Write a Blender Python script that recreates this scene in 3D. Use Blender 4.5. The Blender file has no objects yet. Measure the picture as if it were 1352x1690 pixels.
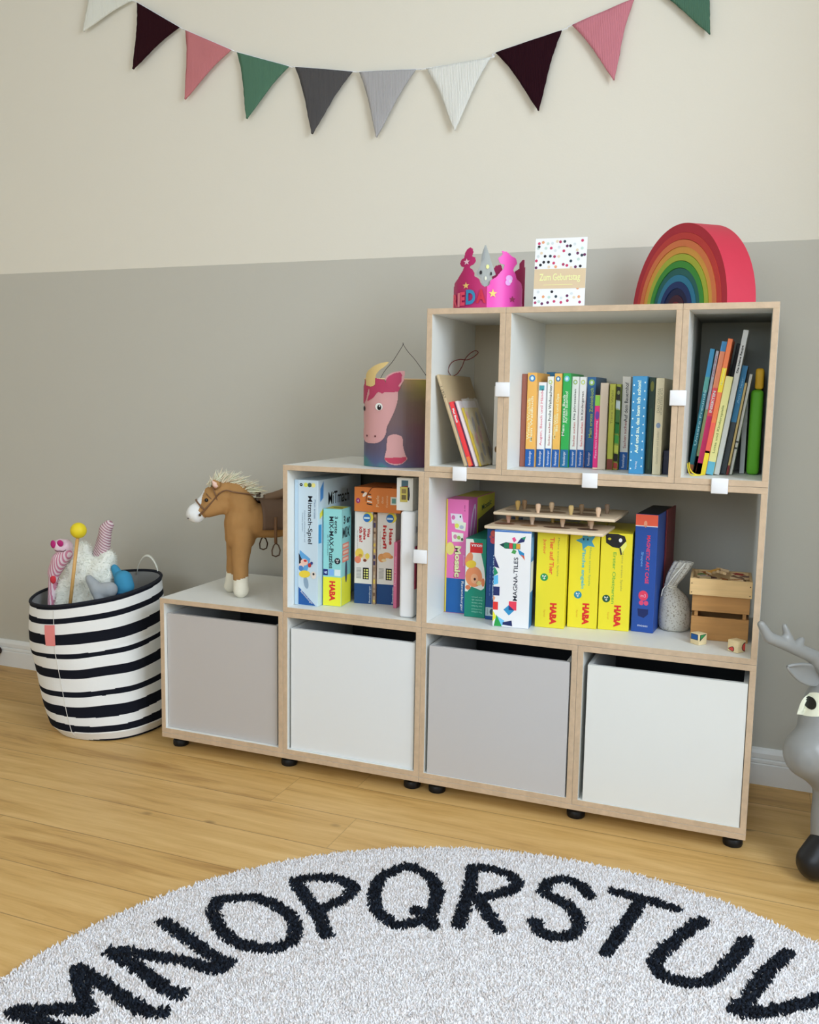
import bpy, bmesh, math, random
import numpy as np
from mathutils import Vector, Matrix, noise
R = math.radians
random.seed(7)
scene = bpy.context.scene
COL = scene.collection

# ------------------------------------------------------------------ camera, light, exposure
cam_data = bpy.data.cameras.new('camera')
cam = bpy.data.objects.new('camera', cam_data)
COL.objects.link(cam)
scene.camera = cam
cam_data.sensor_fit = 'HORIZONTAL'
cam_data.sensor_width = 36.0
cam_data.lens = 36.0 * 1522.03 / 1352.0
cam_data.clip_start = 0.02
_r = Vector((0.92978728, 0.36772606, 0.01652754))
_u = Vector((-0.06080758, 0.10915762, 0.99216281))
_f = Vector((-0.36304001, 0.92350537, -0.1238539))
cam.matrix_world = Matrix(((_r.x, _u.x, -_f.x, 1.58532508), (_r.y, _u.y, -_f.y, -2.11653798),
                           (_r.z, _u.z, -_f.z, 1.01842956), (0, 0, 0, 1)))
scene.view_settings.view_transform = 'Standard'
scene.view_settings.look = 'None'
scene.view_settings.gamma = 1
scene.view_settings.exposure = 0.0
scene.view_settings.use_curve_mapping = False

world = bpy.data.worlds.new('daylight')
scene.world = world
world.use_nodes = True
bg = world.node_tree.nodes['Background']
bg.inputs[0].default_value = (0.93, 0.985, 1.03, 1)
bg.inputs[1].default_value = 0.3


def window_light(name, loc, target, sx, sy, power, color):
    ld = bpy.data.lights.new(name, 'AREA')
    ld.shape = 'RECTANGLE'
    ld.size = sx
    ld.size_y = sy
    ld.energy = power
    ld.color = color
    o = bpy.data.objects.new(name, ld)
    COL.objects.link(o)
    o.location = loc
    o.rotation_euler = (Vector(target) - Vector(loc)).to_track_quat('-Z', 'Y').to_euler()
    return o


window_light('window_light', (3.36, -1.5, 1.6), (-0.8, -0.9, 0.8), 1.9, 1.7, 112, (0.765, 0.905, 1.085))
window_light('front_fill_light', (0.6, -4.36, 1.6), (0.5, 0.4, 0.8), 3.0, 1.9, 66, (0.765, 0.905, 1.085))  # unseen soft source behind the camera, added as front fill


# ------------------------------------------------------------------ helpers
def lin(c):
    return tuple(((v / 255) / 12.92 if v / 255 <= 0.04045 else ((v / 255 + 0.055) / 1.055) ** 2.4) for v in c)


_m = {}


def pm(c, rough=0.55, spec=0.35, bump=None, vary=0.0, metal=0.0, gain=1.22, alpha=1.0, cap=0.9):
    """plain procedural surface: colour with slight noise variation and optional bump (scale, strength)"""
    key = (tuple(c), rough, spec, bump, vary, metal, gain, alpha, cap)
    if key in _m:
        return _m[key]
    m = bpy.data.materials.new('surface')
    m.use_nodes = True
    nt = m.node_tree
    b = nt.nodes['Principled BSDF']
    col = tuple(min(v * gain, cap) for v in lin(c))
    b.inputs['Base Color'].default_value = (*col, 1)
    b.inputs['Roughness'].default_value = rough
    b.inputs['Specular IOR Level'].default_value = spec
    b.inputs['Metallic'].default_value = metal
    b.inputs['Alpha'].default_value = alpha
    tc = nt.nodes.new('ShaderNodeTexCoord')
    if vary:
        n = nt.nodes.new('ShaderNodeTexNoise')
        n.inputs['Scale'].default_value = 30
        n.inputs['Detail'].default_value = 5
        nt.links.new(tc.outputs['Object'], n.inputs['Vector'])
        mx = nt.nodes.new('ShaderNodeMix')
        mx.data_type = 'RGBA'
        mx.inputs[6].default_value = (*[v * (1 - vary) for v in col], 1)
        mx.inputs[7].default_value = (*[min(1, v * (1 + vary)) for v in col], 1)
        nt.links.new(n.outputs[0], mx.inputs[0])
        nt.links.new(mx.outputs[2], b.inputs['Base Color'])
    if bump:
        n2 = nt.nodes.new('ShaderNodeTexNoise')
        n2.inputs['Scale'].default_value = bump[0]
        n2.inputs['Detail'].default_value = 4
        nt.links.new(tc.outputs['Object'], n2.inputs['Vector'])
        bp = nt.nodes.new('ShaderNodeBump')
        bp.inputs['Strength'].default_value = bump[1]
        bp.inputs['Distance'].default_value = 0.002
        nt.links.new(n2.outputs[0], bp.inputs['Height'])
        nt.links.new(bp.outputs[0], b.inputs['Normal'])
    _m[key] = m
    return m


def wood(c, dark=0.82, scale=(3, 60, 60), rough=0.5, gain=1.22):
    key = ('wood', c, dark, scale)
    if key in _m:
        return _m[key]
    m = bpy.data.materials.new('wood')
    m.use_nodes = True
    nt = m.node_tree
    b = nt.nodes['Principled BSDF']
    b.inputs['Roughness'].default_value = rough
    b.inputs['Specular IOR Level'].default_value = 0.3
    tc = nt.nodes.new('ShaderNodeTexCoord')
    mp = nt.nodes.new('ShaderNodeMapping')
    mp.inputs['Scale'].default_value = scale
    n = nt.nodes.new('ShaderNodeTexNoise')
    n.inputs['Scale'].default_value = 2.0
    n.inputs['Detail'].default_value = 6
    n.inputs['Roughness'].default_value = 0.6
    mx = nt.nodes.new('ShaderNodeMix')
    mx.data_type = 'RGBA'
    col = tuple(min(v * gain, 0.9) for v in lin(c))
    mx.inputs[6].default_value = (*[v * dark for v in col], 1)
    mx.inputs[7].default_value = (*[min(1, v * (2 - dark)) for v in col], 1)
    rp = nt.nodes.new('ShaderNodeMapRange')
    rp.inputs[1].default_value = 0.3
    rp.inputs[2].default_value = 0.7
    nt.links.new(tc.outputs['Object'], mp.inputs[0])
    nt.links.new(mp.outputs[0], n.inputs['Vector'])
    nt.links.new(n.outputs[0], rp.inputs[0])
    nt.links.new(rp.outputs[0], mx.inputs[0])
    nt.links.new(mx.outputs[2], b.inputs['Base Color'])
    _m[key] = m
    return m


def tag(o, label, cat, group=None):
    o['label'] = label
    o['category'] = cat
    if group:
        o['group'] = group
    return o


def struct(o):
    o['kind'] = 'structure'
    return o


def thing(name, label, cat, loc=(0, 0, 0), rz=0.0, group=None, rot=None):
    o = bpy.data.objects.new(name, None)
    o.empty_display_size = 0.02
    COL.objects.link(o)
    o.location = loc
    o.rotation_euler = rot if rot else (0, 0, rz)
    return tag(o, label, cat, group)


def mesh(name, verts, faces, mats, parent=None, fm=None, smooth=False, label=None):
    me = bpy.data.meshes.new(name)
    me.from_pydata([tuple(v) for v in verts], [], faces)
    mats = mats if isinstance(mats, (list, tuple)) else [mats]
    for m in mats:
        me.materials.append(m)
    if fm is not None:
        me.polygons.foreach_set('material_index', fm)
    if smooth:
        me.polygons.foreach_set('use_smooth', [True] * len(me.polygons))
    me.update()
    o = bpy.data.objects.new(name, me)
    COL.objects.link(o)
    if parent:
        o.parent = parent
    if label:
        o['label'] = label
    return o


class MB:
    """collects shapes into one mesh"""

    def __init__(s):
        s.v, s.f, s.m, s.mats = [], [], [], []

    def mi(s, m):
        if m not in s.mats:
            s.mats.append(m)
        return s.mats.index(m)

    def add(s, verts, faces, m):
        o = len(s.v)
        s.v += [tuple(v) for v in verts]
        s.f += [tuple(i + o for i in f) for f in faces]
        s.m += [s.mi(m)] * len(faces)

    def box(s, x0, x1, y0, y1, z0, z1, m, front=None, mtx=None):
        vs = [Vector(p) for p in ((x0, y0, z0), (x1, y0, z0), (x1, y1, z0), (x0, y1, z0),
                                  (x0, y0, z1), (x1, y0, z1), (x1, y1, z1), (x0, y1, z1))]
        if mtx:
            vs = [mtx @ p for p in vs]
        fs = [(0, 3, 2, 1), (4, 5, 6, 7), (1, 2, 6, 5), (2, 3, 7, 6), (3, 0, 4, 7)]
        s.add(vs, fs, m)
        s.add(vs, [(0, 1, 5, 4)], front or m)

    def bbox(s, x0, x1, y0, y1, z0, z1, b, m, front=None, mtx=None, seg=2):
        """bevelled box"""
        bm = bmesh.new()
        bmesh.ops.create_cube(bm, size=1)
        for v in bm.verts:
            v.co = Vector(((x0 + x1) / 2 + v.co.x * (x1 - x0), (y0 + y1) / 2 + v.co.y * (y1 - y0),
                           (z0 + z1) / 2 + v.co.z * (z1 - z0)))
        bmesh.ops.bevel(bm, geom=bm.edges[:], offset=b, segments=seg, affect='EDGES', profile=0.5)
        bm.verts.ensure_lookup_table()
        vs = [v.co.copy() for v in bm.verts]
        for v in bm.verts:
            pass
        if mtx:
            vs = [mtx @ p for p in vs]
        fa, fb = [], []
        for f in bm.faces:
            t = tuple(v.index for v in f.verts)
            (fb if (front and f.normal.y < -0.5) else fa).append(t)
        o = len(s.v)
        s.v += [tuple(v) for v in vs]
        s.f += [tuple(i + o for i in f) for f in fa]
        s.m += [s.mi(m)] * len(fa)
        if fb:
            s.f += [tuple(i + o for i in f) for f in fb]
            s.m += [s.mi(front)] * len(fb)
        bm.free()

    def tube(s, pts, r, m, n=8, closed=False, caps=True):
        pts = [Vector(p) for p in pts]
        rs = r if isinstance(r, (list, tuple)) else [r] * len(pts)
        vs = []
        up = None
        for i, p in enumerate(pts):
            a = pts[(i - 1) % len(pts)] if (closed or i > 0) else p
            b = pts[(i + 1) % len(pts)] if (closed or i < len(pts) - 1) else p
            t = (b - a).normalized()
            if up is None:
                up = t.orthogonal().normalized()
            up = (up - t * up.dot(t)).normalized()
            w = t.cross(up)
            for k in range(n):
                q = 2 * math.pi * k / n
                vs.append(p + (up * math.cos(q) + w * math.sin(q)) * rs[i])
        fs = []
        L = len(pts)
        for i in range(L if closed else L - 1):
            j = (i + 1) % L
            for k in range(n):
                k2 = (k + 1) % n
                fs.append((i * n + k, i * n + k2, j * n + k2, j * n + k))
        if caps and not closed:
            fs.append(tuple(reversed(range(n))))
            fs.append(tuple(range((L - 1) * n, L * n)))
        s.add(vs, fs, m)

    def lathe(s, prof, m, c=(0, 0, 0), n=24, mtx=None):
        vs = []
        for r, z in prof:
            for k in range(n):
                q = 2 * math.pi * k / n
                p = Vector((c[0] + r * math.cos(q), c[1] + r * math.sin(q), c[2] + z))
                vs.append(mtx @ p if mtx else p)
        fs = []
        for i in range(len(prof) - 1):
            for k in range(n):
                k2 = (k + 1) % n
                fs.append((i * n + k, i * n + k2, (i + 1) * n + k2, (i + 1) * n + k))
        fs.append(tuple(reversed(range(n))))
        fs.append(tuple(range((len(prof) - 1) * n, len(prof) * n)))
        s.add(vs, fs, m)

    def prism(s, pts, d, F, m, side=None):
        """2-D outline pts extruded by depth d through frame F(u, v, w)"""
        n = len(pts)
        vs = [F(u, v, 0) for u, v in pts] + [F(u, v, d) for u, v in pts]
        s.add(vs, [tuple(range(n)), tuple(reversed(range(n, 2 * n)))], m)
        s.add(vs, [(i, n + i, n + (i + 1) % n, (i + 1) % n) for i in range(n)], side or m)

    def ball(s, c, r, m, sc=(1, 1, 1), rot=None, n=16):
        bm = bmesh.new()
        bmesh.ops.create_uvsphere(bm, u_segments=n, v_segments=max(6, n // 2 + 2), radius=r)
        M = Matrix.Translation(c) @ (rot.to_4x4() if rot else Matrix()) @ Matrix.Diagonal((*sc, 1))
        s.add([M @ v.co for v in bm.verts], [tuple(v.index for v in f.verts) for f in bm.faces], m)
        bm.free()

    def build(s, name, parent=None, smooth=False, label=None, auto=None):
        o = mesh(name, s.v, s.f, s.mats, parent, s.m, smooth, label)
        if auto is not None:
            o.data.polygons.foreach_set('use_smooth', [True] * len(o.data.polygons))
            try:
                o.data.set_sharp_from_angle(angle=R(auto))
            except Exception:
                pass
        return o


def text_geo(s, bold=0.0):
    cu = bpy.data.curves.new('lettering', 'FONT')
    cu.body = s
    cu.offset = bold
    cu.resolution_u = 3
    cu.align_x = 'CENTER'
    o = bpy.data.objects.new('lettering', cu)
    me = o.to_mesh()
    vs = [(v.co.x, v.co.y) for v in me.vertices]
    fs = [tuple(p.vertices) for p in me.polygons]
    o.to_mesh_clear()
    bpy.data.objects.remove(o)
    bpy.data.curves.remove(cu)
    return vs, fs


def FRONT(w, h):
    return lambda u, v, k=0: (u * w, -0.00025 * k, v * h)


class Art:
    """flat printed matter on a face: all shapes given in metres in the frame F(u, v, layer)"""

    def __init__(s, F):
        s.F, s.b = F, MB()

    def poly(s, pts, c, k=1):
        s.b.add([s.F(u, v, k) for u, v in pts], [tuple(range(len(pts)))], pm(c))
        return s

    def rect(s, u0, u1, v0, v1, c, k=1):
        return s.poly([(u0, v0), (u1, v0), (u1, v1), (u0, v1)], c, k)

    def ell(s, u, v, ru, rv, c, k=1, n=18, rot=0):
        ca, sa = math.cos(rot), math.sin(rot)
        return s.poly([(u + ru * math.cos(a) * ca - rv * math.sin(a) * sa, v + ru * math.cos(a) * sa + rv * math.sin(a) * ca)
                       for a in [2 * math.pi * i / n for i in range(n)]], c, k)

    def text(s, t, u, v, L, H, c, k=2, rot=0, bold=0.0):
        """centre (u, v); L along the reading direction; rot 90 reads upward, -90 downward"""
        vs, fs = text_geo(t, bold)
        if not vs:
            return s
        xs = [p[0] for p in vs]
        ys = [p[1] for p in vs]
        cx, cy = (min(xs) + max(xs)) / 2, (min(ys) + max(ys)) / 2
        sx, sy = L / (max(xs) - min(xs)), H / (max(ys) - min(ys))
        a = R(rot)
        out = []
        for x, y in vs:
            x, y = (x - cx) * sx, (y - cy) * sy
            out.append(s.F(u + x * math.cos(a) - y * math.sin(a), v + x * math.sin(a) + y * math.cos(a), k))
        s.b.add(out, fs, pm(c))
        return s

    def build(s, name, parent, label=None):
        return s.b.build(name, parent, label=label)


def front_F(u, v, k=0):
    return (u, -0.00025 * k, v)


def right_F(w):
    return lambda u, v, k=0: (w + 0.00025 * k, u, v)


def top_F(h):
    return lambda u, v, k=0: (u, v, h + 0.00025 * k)


def carton(name, label, cat, loc, w, d, h, c, rz=0, group=None, front=None, rot=None, bev=0.0012, rough=0.38):
    b = MB()
    b.bbox(0, w, 0, d, 0, h, min(bev, w * 0.2), pm(c, rough=rough), front=pm(front, rough=rough) if front else None)
    o = b.build(name)
    o.location = loc
    o.rotation_euler = rot if rot else (0, 0, rz)
    return tag(o, label, cat, group)


def eval_mesh(o):
    dg = bpy.context.evaluated_depsgraph_get()
    return bpy.data.meshes.new_from_object(o.evaluated_get(dg), depsgraph=dg)


def blob(name, caps, voxel, mats, parent=None, rule=None, smooth=6, noise_amp=0.0):
    """one continuous skin grown over tapered capsules (p, r, q, s)"""
    b = MB()
    dm = pm((200, 200, 200))
    for p, r, q, s_ in caps:
        p, q = Vector(p), Vector(q)
        n = max(2, int((p - q).length / (min(r, s_) * 0.35)) + 1)
        for i in range(n):
            t = i / (n - 1)
            b.ball(p.lerp(q, t), r + (s_ - r) * t, dm, n=14)
    o = b.build('skin')
    md = o.modifiers.new('r', 'REMESH')
    md.mode = 'VOXEL'
    md.voxel_size = voxel
    sm = o.modifiers.new('s', 'SMOOTH')
    sm.factor = 0.6
    sm.iterations = smooth
    me = eval_mesh(o)
    old = o.data
    bpy.data.objects.remove(o)
    bpy.data.meshes.remove(old)
    me.materials.clear()
    for m in mats:
        me.materials.append(m)
    if noise_amp:
        for v in me.vertices:
            v.co += v.normal * noise.noise(v.co * 55) * noise_amp
    for p in me.polygons:
        p.use_smooth = True
        p.material_index = rule(p.center) if rule else 0
    me.name = name
    o = bpy.data.objects.new(name, me)
    COL.objects.link(o)
    if parent:
        o.parent = parent
    return o


def curve_pts(ctrl, n=8):
    """Catmull-Rom through control points (any dimension)"""
    c = [np.array(p, float) for p in ctrl]
    c = [2 * c[0] - c[1]] + c + [2 * c[-1] - c[-2]]
    out = []
    for i in range(1, len(c) - 2):
        for k in range(n):
            t = k / n
            a, b, d, e = c[i - 1], c[i], c[i + 1], c[i + 2]
            out.append(0.5 * (2 * b + (d - a) * t + (2 * a - 5 * b + 4 * d - e) * t * t + (3 * b - a - 3 * d + e) * t ** 3))
    out.append(c[-2])
    return [tuple(p) for p in out]


def inside(pts, x, y):
    r = False
    j = len(pts) - 1
    for i in range(len(pts)):
        xi, yi = pts[i]
        xj, yj = pts[j]
        if (yi > y) != (yj > y) and x < (xj - xi) * (y - yi) / (yj - yi) + xi:
            r = not r
        j = i
    return r


WHITE = (228, 228, 224)
# ------------------------------------------------------------------ the room
WY = 0.4555      # face of the wall behind the shelf
PAINT_Z = 1.4255


def wall_material():
    m = bpy.data.materials.new('painted_wall')
    m.use_nodes = True
    nt = m.node_tree
    b = nt.nodes['Principled BSDF']
    b.inputs['Roughness'].default_value = 0.85
    b.inputs['Specular IOR Level'].default_value = 0.2
    tc = nt.nodes.new('ShaderNodeTexCoord')
    sp = nt.nodes.new('ShaderNodeSeparateXYZ')
    nt.links.new(tc.outputs['Object'], sp.inputs[0])
    n = nt.nodes.new('ShaderNodeTexNoise')
    n.inputs['Scale'].default_value = 60
    nt.links.new(tc.outputs['Object'], n.inputs['Vector'])
    ma = nt.nodes.new('ShaderNodeMath')
    ma.operation = 'MULTIPLY_ADD'
    ma.inputs[1].default_value = 0.0012
    nt.links.new(n.outputs[0], ma.inputs[0])
    nt.links.new(sp.outputs[2], ma.inputs[2])
    gt = nt.nodes.new('ShaderNodeMath')
    gt.operation = 'GREATER_THAN'
    gt.inputs[1].default_value = PAINT_Z
    nt.links.new(ma.outputs[0], gt.inputs[0])
    mx = nt.nodes.new('ShaderNodeMix')
    mx.data_type = 'RGBA'
    mx.inputs[6].default_value = (*lin((203, 199, 186)), 1)
    mx.inputs[7].default_value = (*lin((237, 231, 215)), 1)
    nt.links.new(gt.outputs[0], mx.inputs[0])
    nt.links.new(mx.outputs[2], b.inputs['Base Color'])
    n2 = nt.nodes.new('ShaderNodeTexNoise')
    n2.inputs['Scale'].default_value = 220
    bp = nt.nodes.new('ShaderNodeBump')
    bp.inputs['Strength'].default_value = 0.08
    bp.inputs['Distance'].default_value = 0.002
    nt.links.new(tc.outputs['Object'], n2.inputs['Vector'])
    nt.links.new(n2.outputs[0], bp.inputs['Height'])
    nt.links.new(bp.outputs[0], b.inputs['Normal'])
    return m


def floor_material():
    m = bpy.data.materials.new('oak_floor')
    m.use_nodes = True
    nt = m.node_tree
    N, L = nt.nodes, nt.links
    b = N['Principled BSDF']
    b.inputs['Roughness'].default_value = 0.42
    b.inputs['Specular IOR Level'].default_value = 0.35
    tc = N.new('ShaderNodeTexCoord')
    sp = N.new('ShaderNodeSeparateXYZ')
    L.new(tc.outputs['Object'], sp.inputs[0])

    def math_(op, a, b_=None, c=None):
        n = N.new('ShaderNodeMath')
        n.operation = op
        for i, v in enumerate((a, b_, c)):
            if v is None:
                continue
            if isinstance(v, (int, float)):
                n.inputs[i].default_value = v
            else:
                L.new(v, n.inputs[i])
        return n.outputs[0]
    PW = 0.162
    row_f = math_('DIVIDE', math_('ADD', sp.outputs[1], 0.014 + PW * 40), PW)
    row = math_('FLOOR', row_f)
    fr = math_('FRACT', row_f)
    wn = N.new('ShaderNodeTexWhiteNoise')
    wn.noise_dimensions = '1D'
    L.new(row, wn.inputs['W'])
    xs = math_('DIVIDE', math_('ADD', sp.outputs[0], math_('MULTIPLY_ADD', wn.outputs[0], 1.9, 20)), 1.9)
    bx = math_('FLOOR', xs)
    fx = math_('FRACT', xs)
    idv = math_('MULTIPLY_ADD', row, 13.37, math_('MULTIPLY', bx, 7.77))
    w2 = N.new('ShaderNodeTexWhiteNoise')
    w2.noise_dimensions = '1D'
    L.new(idv, w2.inputs['W'])
    # grain
    cb = N.new('ShaderNodeCombineXYZ')
    L.new(math_('MULTIPLY', sp.outputs[0], 1.6), cb.inputs[0])
    L.new(math_('MULTIPLY', sp.outputs[1], 17), cb.inputs[1])
    L.new(idv, cb.inputs[2])
    n1 = N.new('ShaderNodeTexNoise')
    n1.inputs['Scale'].default_value = 1.6
    n1.inputs['Detail'].default_value = 7
    n1.inputs['Roughness'].default_value = 0.62
    n1.inputs['Distortion'].default_value = 0.6
    L.new(cb.outputs[0], n1.inputs['Vector'])
    cb2 = N.new('ShaderNodeCombineXYZ')
    L.new(math_('MULTIPLY', sp.outputs[0], 9), cb2.inputs[0])
    L.new(math_('MULTIPLY', sp.outputs[1], 210), cb2.inputs[1])
    L.new(idv, cb2.inputs[2])
    n2 = N.new('ShaderNodeTexNoise')
    n2.inputs['Scale'].default_value = 1.0
    n2.inputs['Detail'].default_value = 4
    L.new(cb2.outputs[0], n2.inputs['Vector'])
    ramp = N.new('ShaderNodeValToRGB')
    e = ramp.color_ramp.elements
    e[0].position = 0.28
    e[0].color = (*lin((162, 116, 58)), 1)
    e[1].position = 0.72
    e[1].color = (*lin((234, 194, 128)), 1)
    e3 = ramp.color_ramp.elements.new(0.5)
    e3.color = (*lin((214, 170, 102)), 1)
    tone = math_('ADD', math_('MULTIPLY', n1.outputs[0], 0.72), math_('MULTIPLY_ADD', w2.outputs[0], 0.20, 0.04))
    tone = math_('ADD', tone, math_('MULTIPLY_ADD', n2.outputs[0], 0.16, -0.03))
    L.new(tone, ramp.inputs[0])
    # knots
    cb3 = N.new('ShaderNodeCombineXYZ')
    L.new(math_('MULTIPLY', sp.outputs[0], 2.2), cb3.inputs[0])
    L.new(math_('MULTIPLY', sp.outputs[1], 3.6), cb3.inputs[1])
    L.new(math_('MULTIPLY', row, 3.1), cb3.inputs[2])
    vo = N.new('ShaderNodeTexVoronoi')
    vo.inputs['Scale'].default_value = 1.0
    L.new(cb3.outputs[0], vo.inputs['Vector'])
    kn = N.new('ShaderNodeMapRange')
    kn.inputs[1].default_value = 0.012
    kn.inputs[2].default_value = 0.05
    kn.inputs[3].default_value = 1
    kn.inputs[4].default_value = 0
    L.new(vo.outputs['Distance'], kn.inputs[0])
    mx = N.new('ShaderNodeMix')
    mx.data_type = 'RGBA'
    mx.inputs[7].default_value = (*lin((70, 38, 16)), 1)
    L.new(math_('MULTIPLY', kn.outputs[0], 0.75), mx.inputs[0])
    L.new(ramp.outputs[0], mx.inputs[6])
    # seams
    sy = math_('LESS_THAN', math_('MINIMUM', fr, math_('SUBTRACT', 1.0, fr)), 0.0085)
    sx = math_('LESS_THAN', math_('MINIMUM', fx, math_('SUBTRACT', 1.0, fx)), 0.0007)
    sm = math_('MAXIMUM', math_('MULTIPLY', sy, 0.5), math_('MULTIPLY', sx, 0.25))
    mx2 = N.new('ShaderNodeMix')
    mx2.data_type = 'RGBA'
    mx2.inputs[7].default_value = (*lin((105, 70, 34)), 1)
    L.new(sm, mx2.inputs[0])
    L.new(mx.outputs[2], mx2.inputs[6])
    L.new(mx2.outputs[2], b.inputs['Base Color'])
    bp = N.new('ShaderNodeBump')
    bp.inputs['Strength'].default_value = 0.12
    bp.inputs['Distance'].default_value = 0.002
    L.new(n2.outputs[0], bp.inputs['Height'])
    L.new(bp.outputs[0], b.inputs['Normal'])
    return m


b = MB()
WM = wall_material()
b.box(-2.3, 3.4, WY, WY + 0.12, 0, 2.6, WM)
struct(b.build('wall_back'))
for nm, bx in (('wall_left', (-2.42, -2.3, -4.4, WY + 0.12, 0, 2.6)), ('wall_right', (3.4, 3.52, -4.4, WY + 0.12, 0, 2.6)),
               ('wall_front', (-2.42, 3.52, -4.52, -4.4, 0, 2.6))):
    b = MB()
    b.box(*bx, WM)
    if nm == 'wall_right':      # unseen wall step, added to shade the right wall and floor
        b.box(2.24, 3.4, -0.41, WY, 0, 2.6, WM)
    struct(b.build(nm))
b = MB()
b.box(-2.42, 3.52, -4.52, WY + 0.12, 2.6, 2.7, pm((240, 240, 238), rough=0.9, gain=1.0))
struct(b.build('ceiling'))
b = MB()
b.box(-2.42, 3.52, -4.52, WY + 0.12, -0.04, 0, floor_material())
struct(b.build('floor'))
# moulded skirting board
prof = [(0, 0), (-0.018, 0), (-0.018, 0.056), (-0.0145, 0.0585), (-0.017, 0.0615), (-0.0165, 0.068), (-0.012, 0.0705),
        (-0.0145, 0.074), (-0.0145, 0.086), (-0.010, 0.094), (-0.004, 0.098), (0, 0.098)]
b = MB()
b.prism(prof, 4.5, lambda u, v, w: (-2.3 + w, WY + u, v), pm((232, 229, 220), rough=0.4))
struct(b.build('baseboard_back', auto=25))

# ------------------------------------------------------------------ shelf units
T = 0.0135
EDGE = wood((190, 166, 138), dark=0.90, scale=(24, 24, 24))
PAN = pm((233, 231, 224), rough=0.45, bump=(150, 0.05), gain=1.12)
Z0, Z1, Z2, Z3 = 0.0518, 0.4445, 0.8372, 1.2299
D = 0.42


def unit(name, x0, x1, z0, z1, label, back=None, lining=None):
    g = 0.0003
    w, h = x1 - x0 - 2 * g, z1 - z0 - 2 * g
    t = thing(name, label, 'shelf', (x0 + g, 0, z0 + g), group='oak-edged white shelf boxes of the stepped shelf')
    for nm, bx in (('side_panel', (0, T, 0, D, T, h - T)), ('side_panel', (w - T, w, 0, D, T, h - T)),
                   ('bottom_panel', (0, w, 0, D, 0, T)), ('top_panel', (0, w, 0, D, h - T, h))):
        m = MB()
        m.bbox(*bx, 0.0006, PAN, front=EDGE, seg=1)
        m.build(nm, t)
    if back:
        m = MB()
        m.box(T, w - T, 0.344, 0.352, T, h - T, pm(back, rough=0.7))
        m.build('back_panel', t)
    if lining:  # thin grey sheets stand in for shade deep inside the box
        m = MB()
        shade_m = pm(lining, rough=0.8)
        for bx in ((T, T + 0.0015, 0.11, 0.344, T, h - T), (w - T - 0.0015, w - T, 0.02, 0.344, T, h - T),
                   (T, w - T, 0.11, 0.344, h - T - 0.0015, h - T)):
            m.box(*bx, shade_m)
        m.build('lining', t, label='grey sheets standing in for shade')
    return t


unit('shelf_cube', 0, 0.395, Z0, Z1, 'low oak-edged white cube at the left end, toy pony standing on it')
unit('shelf_cube', 0.395, 0.79, Z0, Z1, 'bottom oak-edged white cube under the cube of puzzle boxes')
unit('shelf_cube', 0.79, 1.185, Z0, Z1, 'bottom oak-edged white cube with a grey drawer below the row of board games')
unit('shelf_cube', 1.185, 1.58, Z0, Z1, 'bottom right oak-edged white cube below the linen bag and wooden crates')
unit('shelf_cube', 0.395, 0.79, Z1, Z2, 'second-level oak-edged white cube holding puzzle boxes, lantern on top', back=(92, 90, 84))  # dark back added to deepen the shade behind the puzzle boxes
unit('wide_shelf_box', 0.79, 1.58, Z1, Z2, 'double-wide open shelf box holding board games and wooden crates')
unit('narrow_shelf_box', 0.79, 0.986, Z2, Z3, 'narrow top-row shelf box under the pink crown, leaning books inside', back=(178, 168, 146))
unit('shelf_box', 0.986, 1.384, Z2, Z3, 'middle box of the top row with the upright row of picture books', back=(216, 211, 194))
unit('narrow_shelf_box', 1.384, 1.58, Z2, Z3, 'narrow box with shade painted inside at the right end of the top row', back=(172, 174, 164), lining=(140, 143, 136))  # grey back and lining put the inner shade into colour


def drawer(x, c, label, y=0.003, dx=0.0):
    w, h, d = 0.3555, 0.334, 0.38
    t = thing('drawer_box', label, 'drawer', (x + dx, y, Z0 + T + 0.0005), group='pull-out boxes in the bottom row')
    m = MB()
    m.bbox(0, w, 0, 0.012, 0, h, 0.0007, pm(c, rough=0.45, gain=1.15), seg=1)
    m.build('drawer_front', t)
    k = pm((205, 205, 202), rough=0.5)
    dk_ = pm((52, 54, 54), rough=0.8)  # back and floor boards coloured dark for the shade inside the drawer
    for bx, k2 in (((0, 0.01, 0.0122, d, 0, h), k), ((w - 0.01, w, 0.0122, d, 0, h), k), ((0.01, w - 0.01, d - 0.01, d, 0, h + 0.024), dk_)):
        m = MB()
        m.box(*bx, k2)
        m.build('side_board', t)
    m = MB()
    m.box(0.01, w - 0.01, 0.0122, d - 0.01, 0, 0.008, dk_)
    m.build('floor_board', t)
    return t


drawer(0.0150, (186, 181, 177), 'grey drawer box at the left end, beside the striped basket', y=0.012)
drawer(0.4155, (221, 223, 222), 'white drawer box below the puzzle boxes, between two grey ones', y=0.008)
drawer(0.8115, (191, 188, 186), 'grey drawer box below the yellow game boxes, right of a white one')
drawer(1.2095, (221, 221, 215), 'white drawer box at the right end, nearest the reindeer')


def base_board(x0, x1, label, feet):
    t = thing('base_board', label, 'plinth board', (x0, 0, 0.0383), group='plinth boards under the shelf')
    m = MB()
    m.bbox(0.0003, x1 - x0 - 0.0003, 0, D, 0, 0.0132, 0.0006, PAN, front=EDGE, seg=1)
    m.build('board', t)
    for fx in feet:
        for fy in (0.055, 0.365):
            f = MB()
            f.lathe([(0.010, 0.0), (0.021, 0.0), (0.0225, 0.004), (0.0225, 0.013), (0.020, 0.0175), (0.006, 0.019)],
                    pm((16, 16, 18), rough=0.45), c=(fx - x0, fy, -0.0383))
            fo = f.build('foot', t, auto=40)
            s = MB()
            s.lathe([(0.0055, 0.0), (0.0055, 0.0198)], pm((200, 200, 198), rough=0.25, metal=0.9), c=(fx - x0, fy, -0.0198), n=12)
            s.build('screw', fo, auto=40)
    return t


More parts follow.
